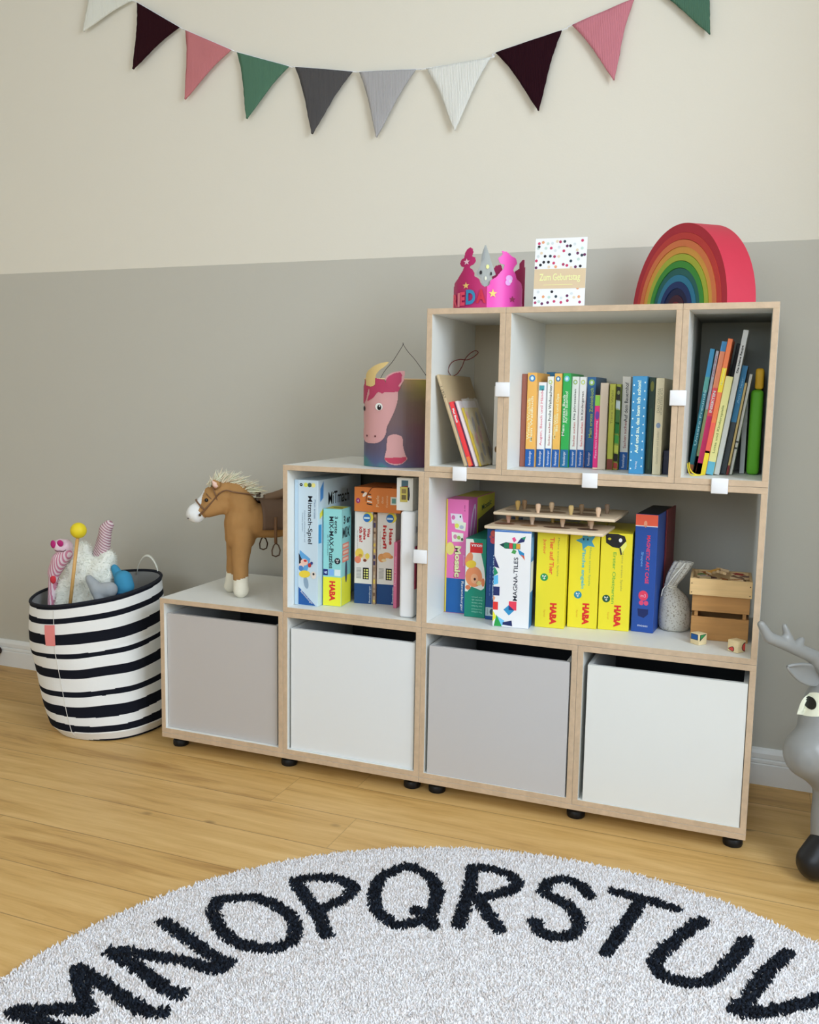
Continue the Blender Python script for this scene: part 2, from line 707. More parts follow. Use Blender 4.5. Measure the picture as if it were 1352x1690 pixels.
base_board(0, 0.79, 'long oak-edged plinth board on black feet under the two left cubes', (0.026, 0.385, 0.752))
base_board(0.79, 1.58, 'long oak-edged plinth board on black feet under the two right cubes', (0.822, 1.186, 1.552))

for (x, z, lb) in ((0.883, 0.8357, 'white square shelf clip below the leaning books in the narrow left box'),
                   (1.1975, 0.8348, 'white square shelf clip below the middle of the picture book row'),
                   (1.4805, 0.8366, 'white square shelf clip below the slanting books at the right end'),
                   (0.9847, 1.039, 'white square shelf clip between the narrow left box and the picture book box'),
                   (1.3833, 1.0256, 'white square shelf clip between the picture books and the dark box'),
                   (0.7852, 0.625, 'white square shelf clip between the puzzle cube and the pink mosaic game box')):
    m = MB()
    cw = pm((238, 240, 243), rough=0.3)
    m.bbox(-0.0178, 0.0178, -0.006, -0.0002, -0.0172, 0.0172, 0.0018, cw)
    m.bbox(-0.0165, 0.0165, -0.0072, -0.0055, -0.0158, 0.0158, 0.0005, cw)
    o = m.build('shelf_clip', auto=35)
    o.location = (x, 0, z)
    tag(o, lb, 'clip', 'white square clips joining the shelf boxes')

# ------------------------------------------------------------------ bunting on the wall
FL = [((-0.5623, 2.3311), (-0.3927, 2.2515), (-0.5870, 2.1804)), ((-0.3754, 2.2430), (-0.2167, 2.1493), (-0.3932, 2.0431)),
      ((-0.1949, 2.1377), (-0.0302, 2.0607), (-0.1968, 1.9319)), ((-0.0084, 2.0513), (0.1704, 1.9910), (0.0256, 1.8538)),
      ((0.1909, 1.9870), (0.3794, 1.9535), (0.2504, 1.7904)), ((0.4007, 1.9504), (0.5782, 1.9384), (0.4600, 1.7638)),
      ((0.6086, 1.9371), (0.7975, 1.9452), (0.6996, 1.7619)), ((0.8119, 1.9565), (0.9941, 1.9927), (0.9380, 1.7928)),
      ((1.0203, 2.0023), (1.1805, 2.0475), (1.1375, 1.8509)), ((1.2075, 2.0820), (1.3717, 2.1134), (1.3720, 1.9364))]
FC = [((232, 226, 214), 'cream'), ((44, 16, 22), 'burgundy'), ((196, 122, 124), 'dusty pink'), ((84, 120, 98), 'green'),
      ((84, 82, 82), 'charcoal'), ((172, 170, 170), 'light grey'), ((232, 228, 218), 'cream'), ((40, 14, 22), 'burgundy'),
      ((200, 126, 136), 'dusty pink'), ((78, 112, 92), 'green')]
bt = thing('bunting', 'knitted pennant bunting in cream, burgundy, pink, green and grey strung across the wall', 'bunting', (0.4, 0.44, 1.95))
path = []
for (a, b_, c) in FL:
    path += [(a[0] - 0.4, 0.0, a[1] - 1.95 + 0.001), (b_[0] - 0.4, 0.0, b_[1] - 1.95 + 0.001)]
path = [(-1.25, 0.0, 0.62), (-1.1, 0.0, 0.47)] + path + [(1.15, 0.0, 0.32), (1.4, 0.0, 0.52)]
m = MB()
m.tube(curve_pts(path, 5), 0.0016, pm((236, 232, 222), rough=0.9), n=6)
m.build('string', bt, smooth=True)


def knit(c):
    k = ('knit', c)
    if k in _m:
        return _m[k]
    mt = bpy.data.materials.new('knitted_wool')
    mt.use_nodes = True
    nt = mt.node_tree
    bs = nt.nodes['Principled BSDF']
    bs.inputs['Base Color'].default_value = (*[min(v * 1.12, 0.85) for v in lin(c)], 1)
    bs.inputs['Roughness'].default_value = 0.95
    bs.inputs['Specular IOR Level'].default_value = 0.1
    tc = nt.nodes.new('ShaderNodeTexCoord')
    w = nt.nodes.new('ShaderNodeTexWave')
    w.inputs['Scale'].default_value = 70
    w.inputs['Distortion'].default_value = 1.5
    bp = nt.nodes.new('ShaderNodeBump')
    bp.inputs['Strength'].default_value = 0.5
    bp.inputs['Distance'].default_value = 0.0015
    nt.links.new(tc.outputs['Object'], w.inputs['Vector'])
    nt.links.new(w.outputs[1], bp.inputs['Height'])
    nt.links.new(bp.outputs[0], bs.inputs['Normal'])
    _m[k] = mt
    return mt


for (A, B, C_), (c, cn) in zip(FL, FC):
    A, B, C_ = Vector(A), Vector(B), Vector(C_)
    n = 22
    vs, fs = [], []
    mid = (A + B) / 2
    nx = 12
    for side in (0, 1):
        for i in range(n + 1):
            t = i / n
            # flag narrows to a small rounded tip, its sides bowing inward
            s = (1 - t)
            wdt = s + 0.045 * math.sqrt(max(0, 1 - s)) if t < 1 else 0.03
            bow = -0.055 * math.sin(math.pi * t)
            L_ = A.lerp(C_, t)
            R_ = B.lerp(C_, t)
            cen = (L_ + R_) / 2 + Vector((random.uniform(-0.0008, 0.0008), 0))
            half = (R_ - L_) / 2 * (1 + bow * 2.2 / max(s, 0.25) * s)
            dirn = (B - A).normalized()
            mn = 0.0045 * min(1, (1 - t) * 12 + 0.35)
            if half.length < mn:
                half = dirn * mn
            for k in range(nx + 1):
                q = k / nx * 2 - 1
                p = cen + half * q
                sag = -0.004 * (1 - q * q) * (1 if t < 0.02 else 0)
                bulge = (0.0022 * math.cos(q * math.pi / 2) ** 0.5 + 0.0025 * noise.noise(Vector((p.x * 18, p.y * 18, 3)))) if abs(q) < 1 else 0.0
                y = -0.003 - bulge - 0.004 * t if side == 0 else 0.001 - 0.003 * t
                vs.append((p.x - 0.4, y, p.y - 1.95 + sag * 0))
    W_ = nx + 1
    off = (n + 1) * W_
    for i in range(n):
        for k in range(nx):
            a = i * W_ + k
            fs.append((a, a + W_, a + W_ + 1, a + 1))
            fs.append((off + a, off + a + 1, off + a + W_ + 1, off + a + W_))
    for i in range(n):
        for k in (0, nx):
            a = i * W_ + k
            f = (a, off + a, off + a + W_, a + W_)
            fs.append(f if k == 0 else tuple(reversed(f)))
    for k in range(nx):
        a = n * W_ + k
        fs.append((a, off + a, off + a + 1, a + 1))
        a = k
        fs.append((a, a + 1, off + a + 1, off + a))
    mesh('pennant', vs, fs, knit(c), bt, smooth=True, label=cn + ' knitted pennant')

# ------------------------------------------------------------------ wooden rainbow on top
th = -0.915
rb = thing('wooden_rainbow', 'large nesting wooden rainbow arch with red outer bow standing on the shelf top', 'toy', (1.3466, 0.2065, Z3 + 0.0002), th)
RO = 0.2045
rc = [((214, 62, 82), (176, 44, 58)), ((214, 84, 66), (194, 62, 58)), ((224, 120, 70), (214, 120, 74)), ((226, 152, 66), (214, 156, 72)),
      ((176, 186, 58), (166, 176, 62)), ((72, 150, 54), (62, 140, 58)), ((42, 104, 96), (40, 98, 94)),
      ((50, 128, 160), (48, 120, 150)), ((32, 58, 110), (30, 50, 98)), ((30, 34, 70), (30, 34, 68)), ((64, 30, 46), (62, 30, 46)), ((124, 36, 46), (116, 36, 46))]
r1 = RO
for i, (co, cf) in enumerate(rc):
    th_ = 0.0210 if i < 1 else 0.0152
    r0 = max(0.0, r1 - th_)
    last = i == len(rc) - 1
    if last:
        r0 = 0
    mo, mf = pm((192, 50, 70) if i == 0 else co, rough=0.6, vary=0.04), pm(cf, rough=0.65, vary=0.06)
    n = 56
    out = [(r1 * math.cos(math.pi * k / n), r1 * math.sin(math.pi * k / n)) for k in range(n + 1)]
    inn = [] if last else [(r0 * math.cos(math.pi * k / n), r0 * math.sin(math.pi * k / n)) for k in range(n + 1)]
    y0, y1 = -0.001 * (i % 3), 0.073
    m = MB()
    nb = n + 1
    vs = [(x, y0, z) for x, z in out] + [(x, y1, z) for x, z in out]
    if inn:
        vs += [(x, y0, z) for x, z in inn] + [(x, y1, z) for x, z in inn]
        m.add(vs, [(k, k + 1, 2 * nb + k + 1, 2 * nb + k) for k in range(n)], mf)
        m.add(vs, [(nb + k + 1, nb + k, 3 * nb + k, 3 * nb + k + 1) for k in range(n)], mf)
        m.add(vs, [(k + 1, k, nb + k, nb + k + 1) for k in range(n)], mo)
        m.add(vs, [(2 * nb + k, 2 * nb + k + 1, 3 * nb + k + 1, 3 * nb + k) for k in range(n)], mf)
        m.add(vs, [(0, 2 * nb, 3 * nb, nb), (n, nb + n, 3 * nb + n, 2 * nb + n)], mf)
    else:
        m.add(vs, [tuple(range(nb)), tuple(reversed(range(nb, 2 * nb)))], mf)
        m.add(vs, [(k + 1, k, nb + k, nb + k + 1) for k in range(n)] + [(0, nb, 2 * nb - 1, n)], mo)
    m.build('arch' if not last else 'half_round', rb, auto=35)
    r1 = r0 - (0.0012 if i in (1, 3, 4, 5) else 0.0004)

# ------------------------------------------------------------------ birthday card
cdh, cdw = 0.157, 0.119
ct = thing('birthday_card', 'dotted white birthday card with a gold band standing between crown and rainbow', 'card', (1.0435, 0.025, Z3 + 0.0004), rot=(R(-4), 0, R(3)))
m = MB()
m.box(0, cdw, 0, 0.0006, 0, cdh, pm((236, 236, 238), rough=0.4))
m.build('front_leaf', ct)
m = MB()
m.box(0, cdw, 0, 0.0006, 0, cdh, pm((236, 236, 238), rough=0.4), mtx=Matrix.Translation((0.001, 0.0012, 0)) @ Matrix.Rotation(R(24), 4, 'Z'))
m.build('back_leaf', ct)
a = Art(front_F)
dots = [(118, 33), (160, 32), (205, 15), (72, 20), (35, 30), (235, 20), (275, 18), (440, 14), (300, 60), (370, 45), (28, 75), (100, 75),
        (150, 75), (225, 70), (190, 100), (270, 105), (330, 60), (395, 100), (440, 85), (60, 120), (30, 150), (95, 150), (145, 150),
        (185, 155), (225, 155), (325, 140), (400, 130), (440, 150), (465, 145), (8, 190), (85, 205), (55, 230), (130, 205), (180, 215),
        (135, 250), (200, 250), (270, 230), (340, 200), (345, 260), (305, 240), (410, 185), (385, 255), (430, 250), (10, 255), (35, 60)]
cols = [(44, 62, 70), (160, 52, 88), (214, 196, 168), (180, 200, 190), (96, 40, 80), (216, 150, 104), (28, 28, 34), (190, 60, 96), (200, 206, 206)]
rr = random.Random(3)
for (x, y) in dots:
    a.ell(min(max(x / 485 * cdw, 0.0035), cdw - 0.0035), cdh - 0.004 - y / 640 * cdh, 0.0033, 0.0033, rr.choice(cols), 1, 12)
for (x, y) in [(45, 500), (175, 500), (415, 470), (360, 520), (15, 555), (150, 550), (95, 545), (215, 545), (320, 540), (385, 555), (430, 550), (265, 560),
               (20, 600), (55, 590), (85, 610), (140, 600), (325, 585), (440, 600), (265, 600), (200, 590)]:
    a.ell(min(max(x / 485 * cdw, 0.0035), cdw - 0.0035), cdh - 0.002 - (y - 10) / 640 * cdh, 0.0033, 0.0033, rr.choice(cols), 1, 12)
a.build('dot_print', ct)
a = Art(front_F)
a.rect(0.0002, cdw - 0.0002, 0.042, 0.087, (206, 184, 150), 2)
a.text('Zum Geburtstag', cdw / 2, 0.066, 0.094, 0.021, (250, 236, 160), 3, bold=0.015)
a.rect(0.022, 0.09, 0.0503, 0.0512, (240, 224, 150), 3)
a.build('gold_band', ct, label='gold band with script lettering')

# ------------------------------------------------------------------ paper crown
cr = thing('paper_crown', 'pink card crown with coloured letters and a silver unicorn, left on the shelf top', 'crown', (0.9045, 0.125, Z3 + 0.0004))
RX, RY, ZS = 0.0845, 0.082, 1 / 3960.0
left = [(64, 692), (64, 430), (95, 400), (150, 320), (160, 290), (135, 285), (120, 255), (130, 220), (160, 205), (165, 165), (185, 130), (215, 115), (240, 130),
        (245, 165), (232, 200), (262, 210), (272, 245), (250, 275), (215, 290), (215, 305), (240, 320), (262, 360), (262, 385), (305, 410), (318, 440), (335, 470),
        (360, 484), (385, 480), (385, 692)]
right = [(385, 692), (385, 480), (405, 470), (415, 425), (470, 395), (505, 350), (540, 310), (545, 275), (500, 265), (482, 220), (525, 185), (515, 150), (560, 155),
         (610, 190), (655, 210), (668, 250), (640, 290), (628, 320), (655, 355), (665, 395), (715, 425), (728, 470), (735, 692)]
backs = [[(445, 400), (430, 250), (470, 200), (520, 190), (545, 260), (540, 330), (490, 400)],
         [(700, 560), (715, 500), (690, 380), (650, 310), (660, 270), (700, 250), (700, 200), (740, 168), (765, 200), (762, 240), (770, 280), (740, 330), (745, 480), (735, 560)]]
uni = [(330, 484), (318, 400), (270, 365), (272, 340), (308, 290), (318, 190), (350, 98), (362, 98), (400, 190), (420, 250), (436, 290), (470, 370), (420, 392), (414, 440), (398, 484)]
pink_shaded, pink_lit, magenta = pm((176, 38, 98), rough=0.5), pm((246, 78, 168), rough=0.4), pm((160, 32, 88), rough=0.6)  # left front painted darker as the shaded side, right front as the lit one


def sheet(name, outline, x0, x1, z0, z1, mapf, mat_, parent, step=7, cls=None, thick=0.0012, label=None):
    nx, nz = int((x1 - x0) / step), int((z1 - z0) / step)
    idx, vs, fs, fm = {}, [], [], []

    def vid(i, k):
        if (i, k) not in idx:
            idx[(i, k)] = len(vs)
            vs.append(mapf(x0 + i * step, z0 + k * step))
        return idx[(i, k)]
    for i in range(nx):
        for k in range(nz):
            cx, cz = x0 + (i + .5) * step, z0 + (k + .5) * step
            if inside(outline, cx, cz):
                fs.append((vid(i, k), vid(i, k + 1), vid(i + 1, k + 1), vid(i + 1, k)))
                fm.append(cls(cx, cz) if cls else 0)
    o = mesh(name, vs, fs, mat_, parent, fm, label=label)
    if thick:
        sd = o.modifiers.new('thickness', 'SOLIDIFY')
        sd.thickness = thick
    return o


def cr_front(x, z, dr=0.0):
    s = max(-1, min(1, (x - 400) / 336))
    ph = math.asin(s)
    # ring seen along the camera's line: rotate so the middle of the front faces the camera
    fx, fy = math.sin(ph) * (RX + dr), -math.cos(ph) * (RY + dr)
    ca, sa = math.cos(0.30), math.sin(0.30)
    return (fx * ca - fy * sa, fx * sa + fy * ca, (692 - z) * ZS)


def cr_back(x, z):
    s = max(-1, min(1, (x - 400) / 350))
    ph = math.asin(s)
    fx, fy = math.sin(ph) * RX * 1.04, math.cos(ph) * RY * 1.04
    ca, sa = math.cos(0.30), math.sin(0.30)
    return (fx * ca - fy * sa, fx * sa + fy * ca, (692 - z) * ZS)


sheet('crown_band', left, 60, 392, 110, 692, cr_front, pink_shaded, cr, step=5, label='pink front of the crown band with shade painted in')
sheet('crown_band', right, 385, 740, 110, 692, cr_front, pink_lit, cr, step=5, label='pink front of the crown band in its lit tone')
sheet('crown_band', [(60, 692), (60, 440), (200, 480), (300, 500), (440, 390), (430, 250), (470, 200), (520, 190), (545, 260), (540, 360), (640, 500), (690, 380), (650, 310),
                     (660, 270), (700, 250), (700, 200), (740, 168), (750, 300), (750, 692)], 60, 750, 150, 692, cr_back, magenta, cr, step=6, label='magenta back of the crown band')
u = sheet('unicorn_cutout', uni, 260, 475, 90, 490, lambda x, z: cr_front(x, z, -0.006), pm((158, 162, 158), rough=0.4), cr, step=4, label='silver unicorn head')
ua = Art(lambda x, z, k: cr_front(x, z, -0.004 + 0.0004 * k))
ua.ell(318, 350, 12, 19, (26, 20, 24)).ell(420, 362, 8, 18, (26, 20, 24)).ell(384, 298, 16, 20, (232, 226, 150)).ell(368, 405, 11, 18, (220, 220, 200))
ua.poly([(325, 250), (350, 110), (356, 140), (345, 230)], (150, 154, 156))
ua.build('unicorn_face', u)


def star(a, x, y, r, c, k):
    pts = []
    for i in range(10):
        q = math.pi / 2 + i * math.pi / 5
        rr_ = r if i % 2 == 0 else r * 0.42
        pts.append((x + rr_ * math.cos(q), y - rr_ * math.sin(q)))
    a.poly(pts, c, k)


sa_ = Art(lambda x, z, k: cr_front(x, z, 0.0012 + 0.0005 * k))
star(sa_, 188, 247, 32, (250, 190, 200), 1)
star(sa_, 186, 468, 34, (240, 190, 110), 1)
star(sa_, 440, 548, 42, (250, 200, 110), 1)
star(sa_, 625, 592, 34, (150, 60, 90), 1)
sa_.ell(590, 400, 32, 30, (240, 170, 225)).ell(580, 440, 26, 28, (235, 165, 225)).ell(600, 425, 16, 16, (250, 200, 240), 2)
sa_.build('star_stickers', cr)


def cr_text(t, x, y, L, H, c):
    vs, fs = text_geo(t, 0.05)
    xs = [p[0] for p in vs]
    ys = [p[1] for p in vs]
    cx, cy = (min(xs) + max(xs)) / 2, (min(ys) + max(ys)) / 2
    q = MB()
    q.add([cr_front(x + (px - cx) * L / (max(xs) - min(xs)), y - (py - cy) * H / (max(ys) - min(ys)), 0.003) for px, py in vs], fs, pm(c))
    q.build('foam_letter', cr)


cr_text('R', 90, 600, 40, 125, (226, 70, 100))
cr_text('I', 124, 597, 20, 130, (244, 130, 140))
cr_text('E', 160, 590, 46, 130, (226, 70, 100))
cr_text('D', 235, 578, 88, 140, (52, 128, 168))
cr_text('A', 332, 572, 92, 130, (188, 36, 62))

# ------------------------------------------------------------------ unicorn lantern
LZ = 7.68
lt = thing('unicorn_lantern', 'paper lantern with a pink unicorn head standing on top of the puzzle cube', 'lantern', (0.667, 0.14, Z2 + 0.0004))
LRX, LRY = 0.094, 0.070
S_ = 0.224 / 1070.0   # metres per zoom pixel, body height 1070 px


def lan(x, z, dr=0.0):
    # x: 105..860 measured across the visible front, z measured downward from 530 (rim) to 1605 (base)
    s = max(-1.0, min(1.0, (x - 485) / 382))
    ph = math.asin(s)
    fx, fy = math.sin(ph) * (LRX + dr), -math.cos(ph) * (LRY + dr)
    ca, sa = math.cos(0.36), math.sin(0.36)
    return (fx * ca - fy * sa, fx * sa + fy * ca, (1605 - z) * S_)


def tie_dye():
    mt = bpy.data.materials.new('tie_dyed_paper')
    mt.use_nodes = True
    nt = mt.node_tree
    bs = nt.nodes['Principled BSDF']
    bs.inputs['Roughness'].default_value = 0.5
    tc = nt.nodes.new('ShaderNodeTexCoord')
    n = nt.nodes.new('ShaderNodeTexNoise')
    n.inputs['Scale'].default_value = 9
    n.inputs['Detail'].default_value = 2
    nt.links.new(tc.outputs['Object'], n.inputs['Vector'])
    sp = nt.nodes.new('ShaderNodeSeparateXYZ')
    nt.links.new(tc.outputs['Object'], sp.inputs[0])
    def ramp(stops):
        r = nt.nodes.new('ShaderNodeValToRGB')
        e = r.color_ramp.elements
        e[0].position, e[0].color = stops[0][0], (*lin(stops[0][1]), 1)
        e[1].position, e[1].color = stops[-1][0], (*lin(stops[-1][1]), 1)
        for p, c in stops[1:-1]:
            x = r.color_ramp.elements.new(p)
            x.color = (*lin(c), 1)
        return r
    # dye runs: teal at the foot, plum in the middle, olive at the rim
    hgt = nt.nodes.new('ShaderNodeMapRange')
    hgt.inputs[1].default_value = 0
    hgt.inputs[2].default_value = 0.224
    nt.links.new(sp.outputs[2], hgt.inputs[0])
    ad = nt.nodes.new('ShaderNodeMath')
    ad.operation = 'MULTIPLY_ADD'
    ad.inputs[1].default_value = 0.7
    ad.inputs[2].default_value = -0.35
    nt.links.new(n.outputs[0], ad.inputs[0])
    a2 = nt.nodes.new('ShaderNodeMath')
    a2.operation = 'ADD'
    nt.links.new(ad.outputs[0], a2.inputs[0])
    nt.links.new(hgt.outputs[0], a2.inputs[1])
    r1_ = ramp([(0.0, (66, 130, 128)), (0.06, (84, 92, 126)), (0.2, (92, 82, 104)), (0.45, (112, 88, 90)), (0.85, (114, 96, 84)), (0.97, (160, 126, 98))])
    nt.links.new(a2.outputs[0], r1_.inputs[0])
    # right-hand side runs olive and maroon
    rt = nt.nodes.new('ShaderNodeMapRange')
    rt.inputs[1].default_value = 0.03
    rt.inputs[2].default_value = 0.09
    nt.links.new(sp.outputs[0], rt.inputs[0])
    r2_ = ramp([(0.0, (104, 56, 78)), (0.45, (112, 66, 74)), (0.7, (120, 96, 66)), (1.0, (168, 158, 70))])
    nt.links.new(a2.outputs[0], r2_.inputs[0])
    mx = nt.nodes.new('ShaderNodeMix')
    mx.data_type = 'RGBA'
    nt.links.new(rt.outputs[0], mx.inputs[0])
    nt.links.new(r1_.outputs[0], mx.inputs[6])
    nt.links.new(r2_.outputs[0], mx.inputs[7])
    nt.links.new(mx.outputs[2], bs.inputs['Base Color'])
    return mt


n = 64
vs, fs = [], []
ca, sa = math.cos(0.36), math.sin(0.36)
for k in range(n):
    q = 2 * math.pi * k / n
    # front is flattened like the folded paper body
    fx, fy = math.sin(q) * LRX, -math.cos(q) * LRY
    for z in (0, 0.224):
        vs.append((fx * ca - fy * sa, fx * sa + fy * ca, z))
for k in range(n):
    a, b_ = 2 * k, 2 * ((k + 1) % n)
    fs.append((a, b_, b_ + 1, a + 1))
fs.append(tuple(2 * k for k in reversed(range(n))))
o = mesh('paper_body', vs, fs, tie_dye(), lt, smooth=False)
sd = o.modifiers.new('thickness', 'SOLIDIFY')
sd.thickness = 0.0008
m = MB()
m.tube([tuple(Vector(vs[2 * k + 1]) + Vector((0, 0, 0.0015))) for k in range(n)], 0.0016, pm((220, 190, 150)), n=6, closed=True)
m.build('rim', lt, smooth=True)
head = [(118, 830), (130, 700), (140, 610), (250, 610), (330, 640), (440, 640), (468, 700), (465, 790), (440, 900), (400, 1010), (360, 1110), (350, 1190), (320, 1260),
        (270, 1305), (200, 1318), (145, 1310), (118, 1280), (108, 1230), (112, 1100), (108, 960)]


def paper_cut(name, pts, c, k, label=None, rim=None, parent=lt):
    xs = [p[0] for p in pts]
    zs = [p[1] for p in pts]
    return sheet(name, pts, min(xs) - 6, max(xs) + 8, min(zs) - 6, max(zs) + 8, lambda x, z: lan(x, z, 0.0012 + 0.0007 * k), pm(c), parent, step=6, thick=0.0004, label=label)


hd = paper_cut('unicorn_head', curve_pts(head + [head[0]], 3), (196, 146, 144), 1, 'pale pink unicorn head')
paper_cut('mane', [(108, 830), (106, 620), (130, 540), (240, 520), (330, 545), (350, 600), (480, 610), (495, 630), (470, 680), (400, 690), (330, 685), (310, 710), (270, 685),
                   (250, 700), (215, 760), (155, 802), (150, 790), (175, 700), (172, 655), (160, 650), (135, 780), (115, 830)], (170, 56, 88), 2, 'crimson mane', parent=hd)
paper_cut('ear', [(330, 540), (350, 490), (410, 450), (470, 435), (535, 432), (528, 540), (485, 628), (400, 600)], (200, 146, 146), 2, 'pink ear', parent=hd)
paper_cut('inner_ear', [(345, 545), (370, 500), (430, 460), (490, 448), (506, 480), (500, 560), (470, 610), (470, 640), (400, 640), (340, 620)], (170, 56, 88), 3, 'crimson inner ear', parent=hd)
paper_cut('horn', curve_pts([(140, 608), (140, 520), (150, 450), (210, 385), (280, 345), (375, 325), (330, 380), (270, 440), (240, 500), (232, 600), (190, 622), (140, 608)], 4), (204, 178, 118), 4, 'golden horn', parent=hd)
lg = paper_cut('leg', curve_pts([(362, 1290), (372, 1230), (410, 1203), (460, 1200), (505, 1218), (525, 1260), (528, 1340), (555, 1450), (572, 1500), (520, 1560), (450, 1575), (380, 1555), (340, 1500), (355, 1400), (362, 1290)], 3), (196, 146, 144), 1, 'pale pink leg')
paper_cut('hoof', [(345, 1490), (560, 1475), (562, 1505), (520, 1552), (450, 1562), (385, 1548), (345, 1508)], (180, 56, 80), 2, 'crimson hoof', parent=lg)
ea = Art(lambda x, z, k: lan(x, z, 0.003 + 0.0005 * k))
ea.ell(278, 866, 38, 46, (240, 222, 214), 1).ell(283, 875, 21, 34, (20, 16, 20), 2).ell(286, 858, 7, 10, (240, 240, 240), 3)
ea.ell(123, 892, 9, 30, (20, 16, 20), 2).ell(157, 1227, 7, 13, (90, 40, 46), 2).ell(244, 1228, 8, 13, (90, 40, 46), 2)
ea.build('face_drawing', hd)
m = MB()
tp = [lan(262, 560, -0.002), lan(300, 440, -0.01), lan(370, 320, -0.025), lan(450, 190, -0.045), lan(535, 110, -0.06), lan(548, 76, -0.066), lan(565, 110, -0.06), lan(650, 190, -0.05), lan(720, 300, -0.03), lan(790, 480, -0.01)]
m.tube(curve_pts(tp, 5), 0.0008, pm((70, 62, 60), rough=0.5), n=6)
m.build('wire_handle', lt, smooth=True)
m = MB()
m.add([(0.052, 0.030, 0.220), (0.088, 0.034, 0.220), (0.090, 0.034, 0.262), (0.080, 0.033, 0.256)], [(0, 1, 2, 3)], pm((128, 34, 44)))
o = m.build('tail', lt, label='dark red paper tail')
sd = o.modifiers.new('thickness', 'SOLIDIFY')
sd.thickness = 0.0008

# ------------------------------------------------------------------ puzzle cube: boxes on the second level
ZA = Z1 + T + 0.0006
BLUE = (30, 84, 150)


def band(o, w, z0, z1, c, name='publisher_band', word=None, rot=90, wc=(235, 238, 240)):
    a = Art(front_F).rect(0.0004, w - 0.0004, z0, z1, c, 1)
    if word:
        a.text(word, w * 0.52, (z0 + z1) / 2, (z1 - z0) * 0.8, min(w * 0.42, 0.008), wc, 2, rot)
    return a.build(name, o)


w, h = 0.070, 0.338
o = carton('game_box', 'tall pale blue game box at the far left of the puzzle cube', 'game box', (0.4100, 0.037, ZA), w, 0.27, h, (190, 208, 218), rz=0, group='boxed games and puzzles in the cube')
a = Art(front_F)
a.rect(0.0006, 0.011, 0.001, h - 0.001, (176, 200, 216), 1).rect(0.0105, 0.0112, 0.001, h - 0.001, (150, 176, 196), 2)
a.text('Mitmach-Spiel', 0.045, 0.232, 0.128, 0.017, (28, 34, 44), 2, -90, 0.012)
a.text('Mein erstes', 0.061, 0.262, 0.05, 0.006, (90, 120, 150), 2, -90)
a.text('Zuhoeren, aufmerksam sein und', 0.031, 0.215, 0.085, 0.004, (110, 130, 150), 2, -90)
a.text('Farben spielen', 0.024, 0.225, 0.05, 0.004, (110, 130, 150), 2, -90)
a.build('title_lettering', o)
a = Art(front_F)
a.poly([(0.016, 0.150), (0.048, 0.128), (0.036, 0.085), (0.014, 0.095)], (90, 156, 204), 1).poly([(0.013, 0.142), (0.026, 0.120), (0.014, 0.112)], (36, 40, 54), 2)
a.ell(0.030, 0.118, 0.011, 0.009, (236, 186, 170), 3).ell(0.022, 0.112, 0.008, 0.010, (236, 190, 176), 2).ell(0.02, 0.101, 0.007, 0.007, (70, 120, 180), 3).ell(0.033, 0.122, 0.005, 0.003, (190, 40, 40), 4)
a.ell(0.031, 0.086, 0.017, 0.010, (232, 196, 62), 4, rot=0.1).ell(0.058, 0.085, 0.008, 0.010, (214, 206, 196), 5).ell(0.058, 0.088, 0.003, 0.0035, (30, 26, 28), 6)
a.ell(0.046, 0.111, 0.005, 0.006, (176, 52, 48), 5).ell(0.052, 0.117, 0.004, 0.004, (40, 56, 120), 5).ell(0.035, 0.063, 0.007, 0.017, (132, 156, 176), 1, rot=0.2)
a.text('0', 0.020, 0.325, 0.008, 0.009, (24, 30, 30), 2, 90, 0.05).ell(0.034, 0.325, 0.006, 0.006, (206, 208, 90), 1).ell(0.045, 0.325, 0.006, 0.006, (60, 84, 72), 1).ell(0.056, 0.325, 0.006, 0.006, (224, 214, 130), 1)
a.build('picture', o)
a = Art(front_F).poly([(0.0125, 0.002), (0.064, 0.002), (0.0125, 0.050)], BLUE, 2)
vs_, fs_ = text_geo('Ravensburger')
xs = [p[0] for p in vs_]
a.b.add([(0.036 + (px - (min(xs) + max(xs)) / 2) * 0.048 / (max(xs) - min(xs)) * math.cos(R(-42)) - py * 0.008 * math.sin(R(-42)), -0.00075,
          0.021 + (px - (min(xs) + max(xs)) / 2) * 0.048 / (max(xs) - min(xs)) * math.sin(R(-42)) + py * 0.008 * math.cos(R(-42))) for px, py in vs_], fs_, pm((235, 238, 242)))
a.build('publisher_corner', o, 'blue triangular corner with white lettering')
a = Art(right_F(w))
a.poly([(0.012, 0.315), (0.032, 0.335), (0.030, 0.290), (0.012, 0.280)], (70, 130, 190), 1).text('MiTmach', 0.125, 0.285, 0.13, 0.034, (24, 28, 34), 1, 0, 0.01)
a.poly([(0.010, 0.250), (0.03, 0.262), (0.03, 0.246), (0.010, 0.234)], (226, 206, 70), 1).rect(0.003, 0.02, 0.17, 0.22, (60, 140, 190), 1)
a.build('side_print', o)

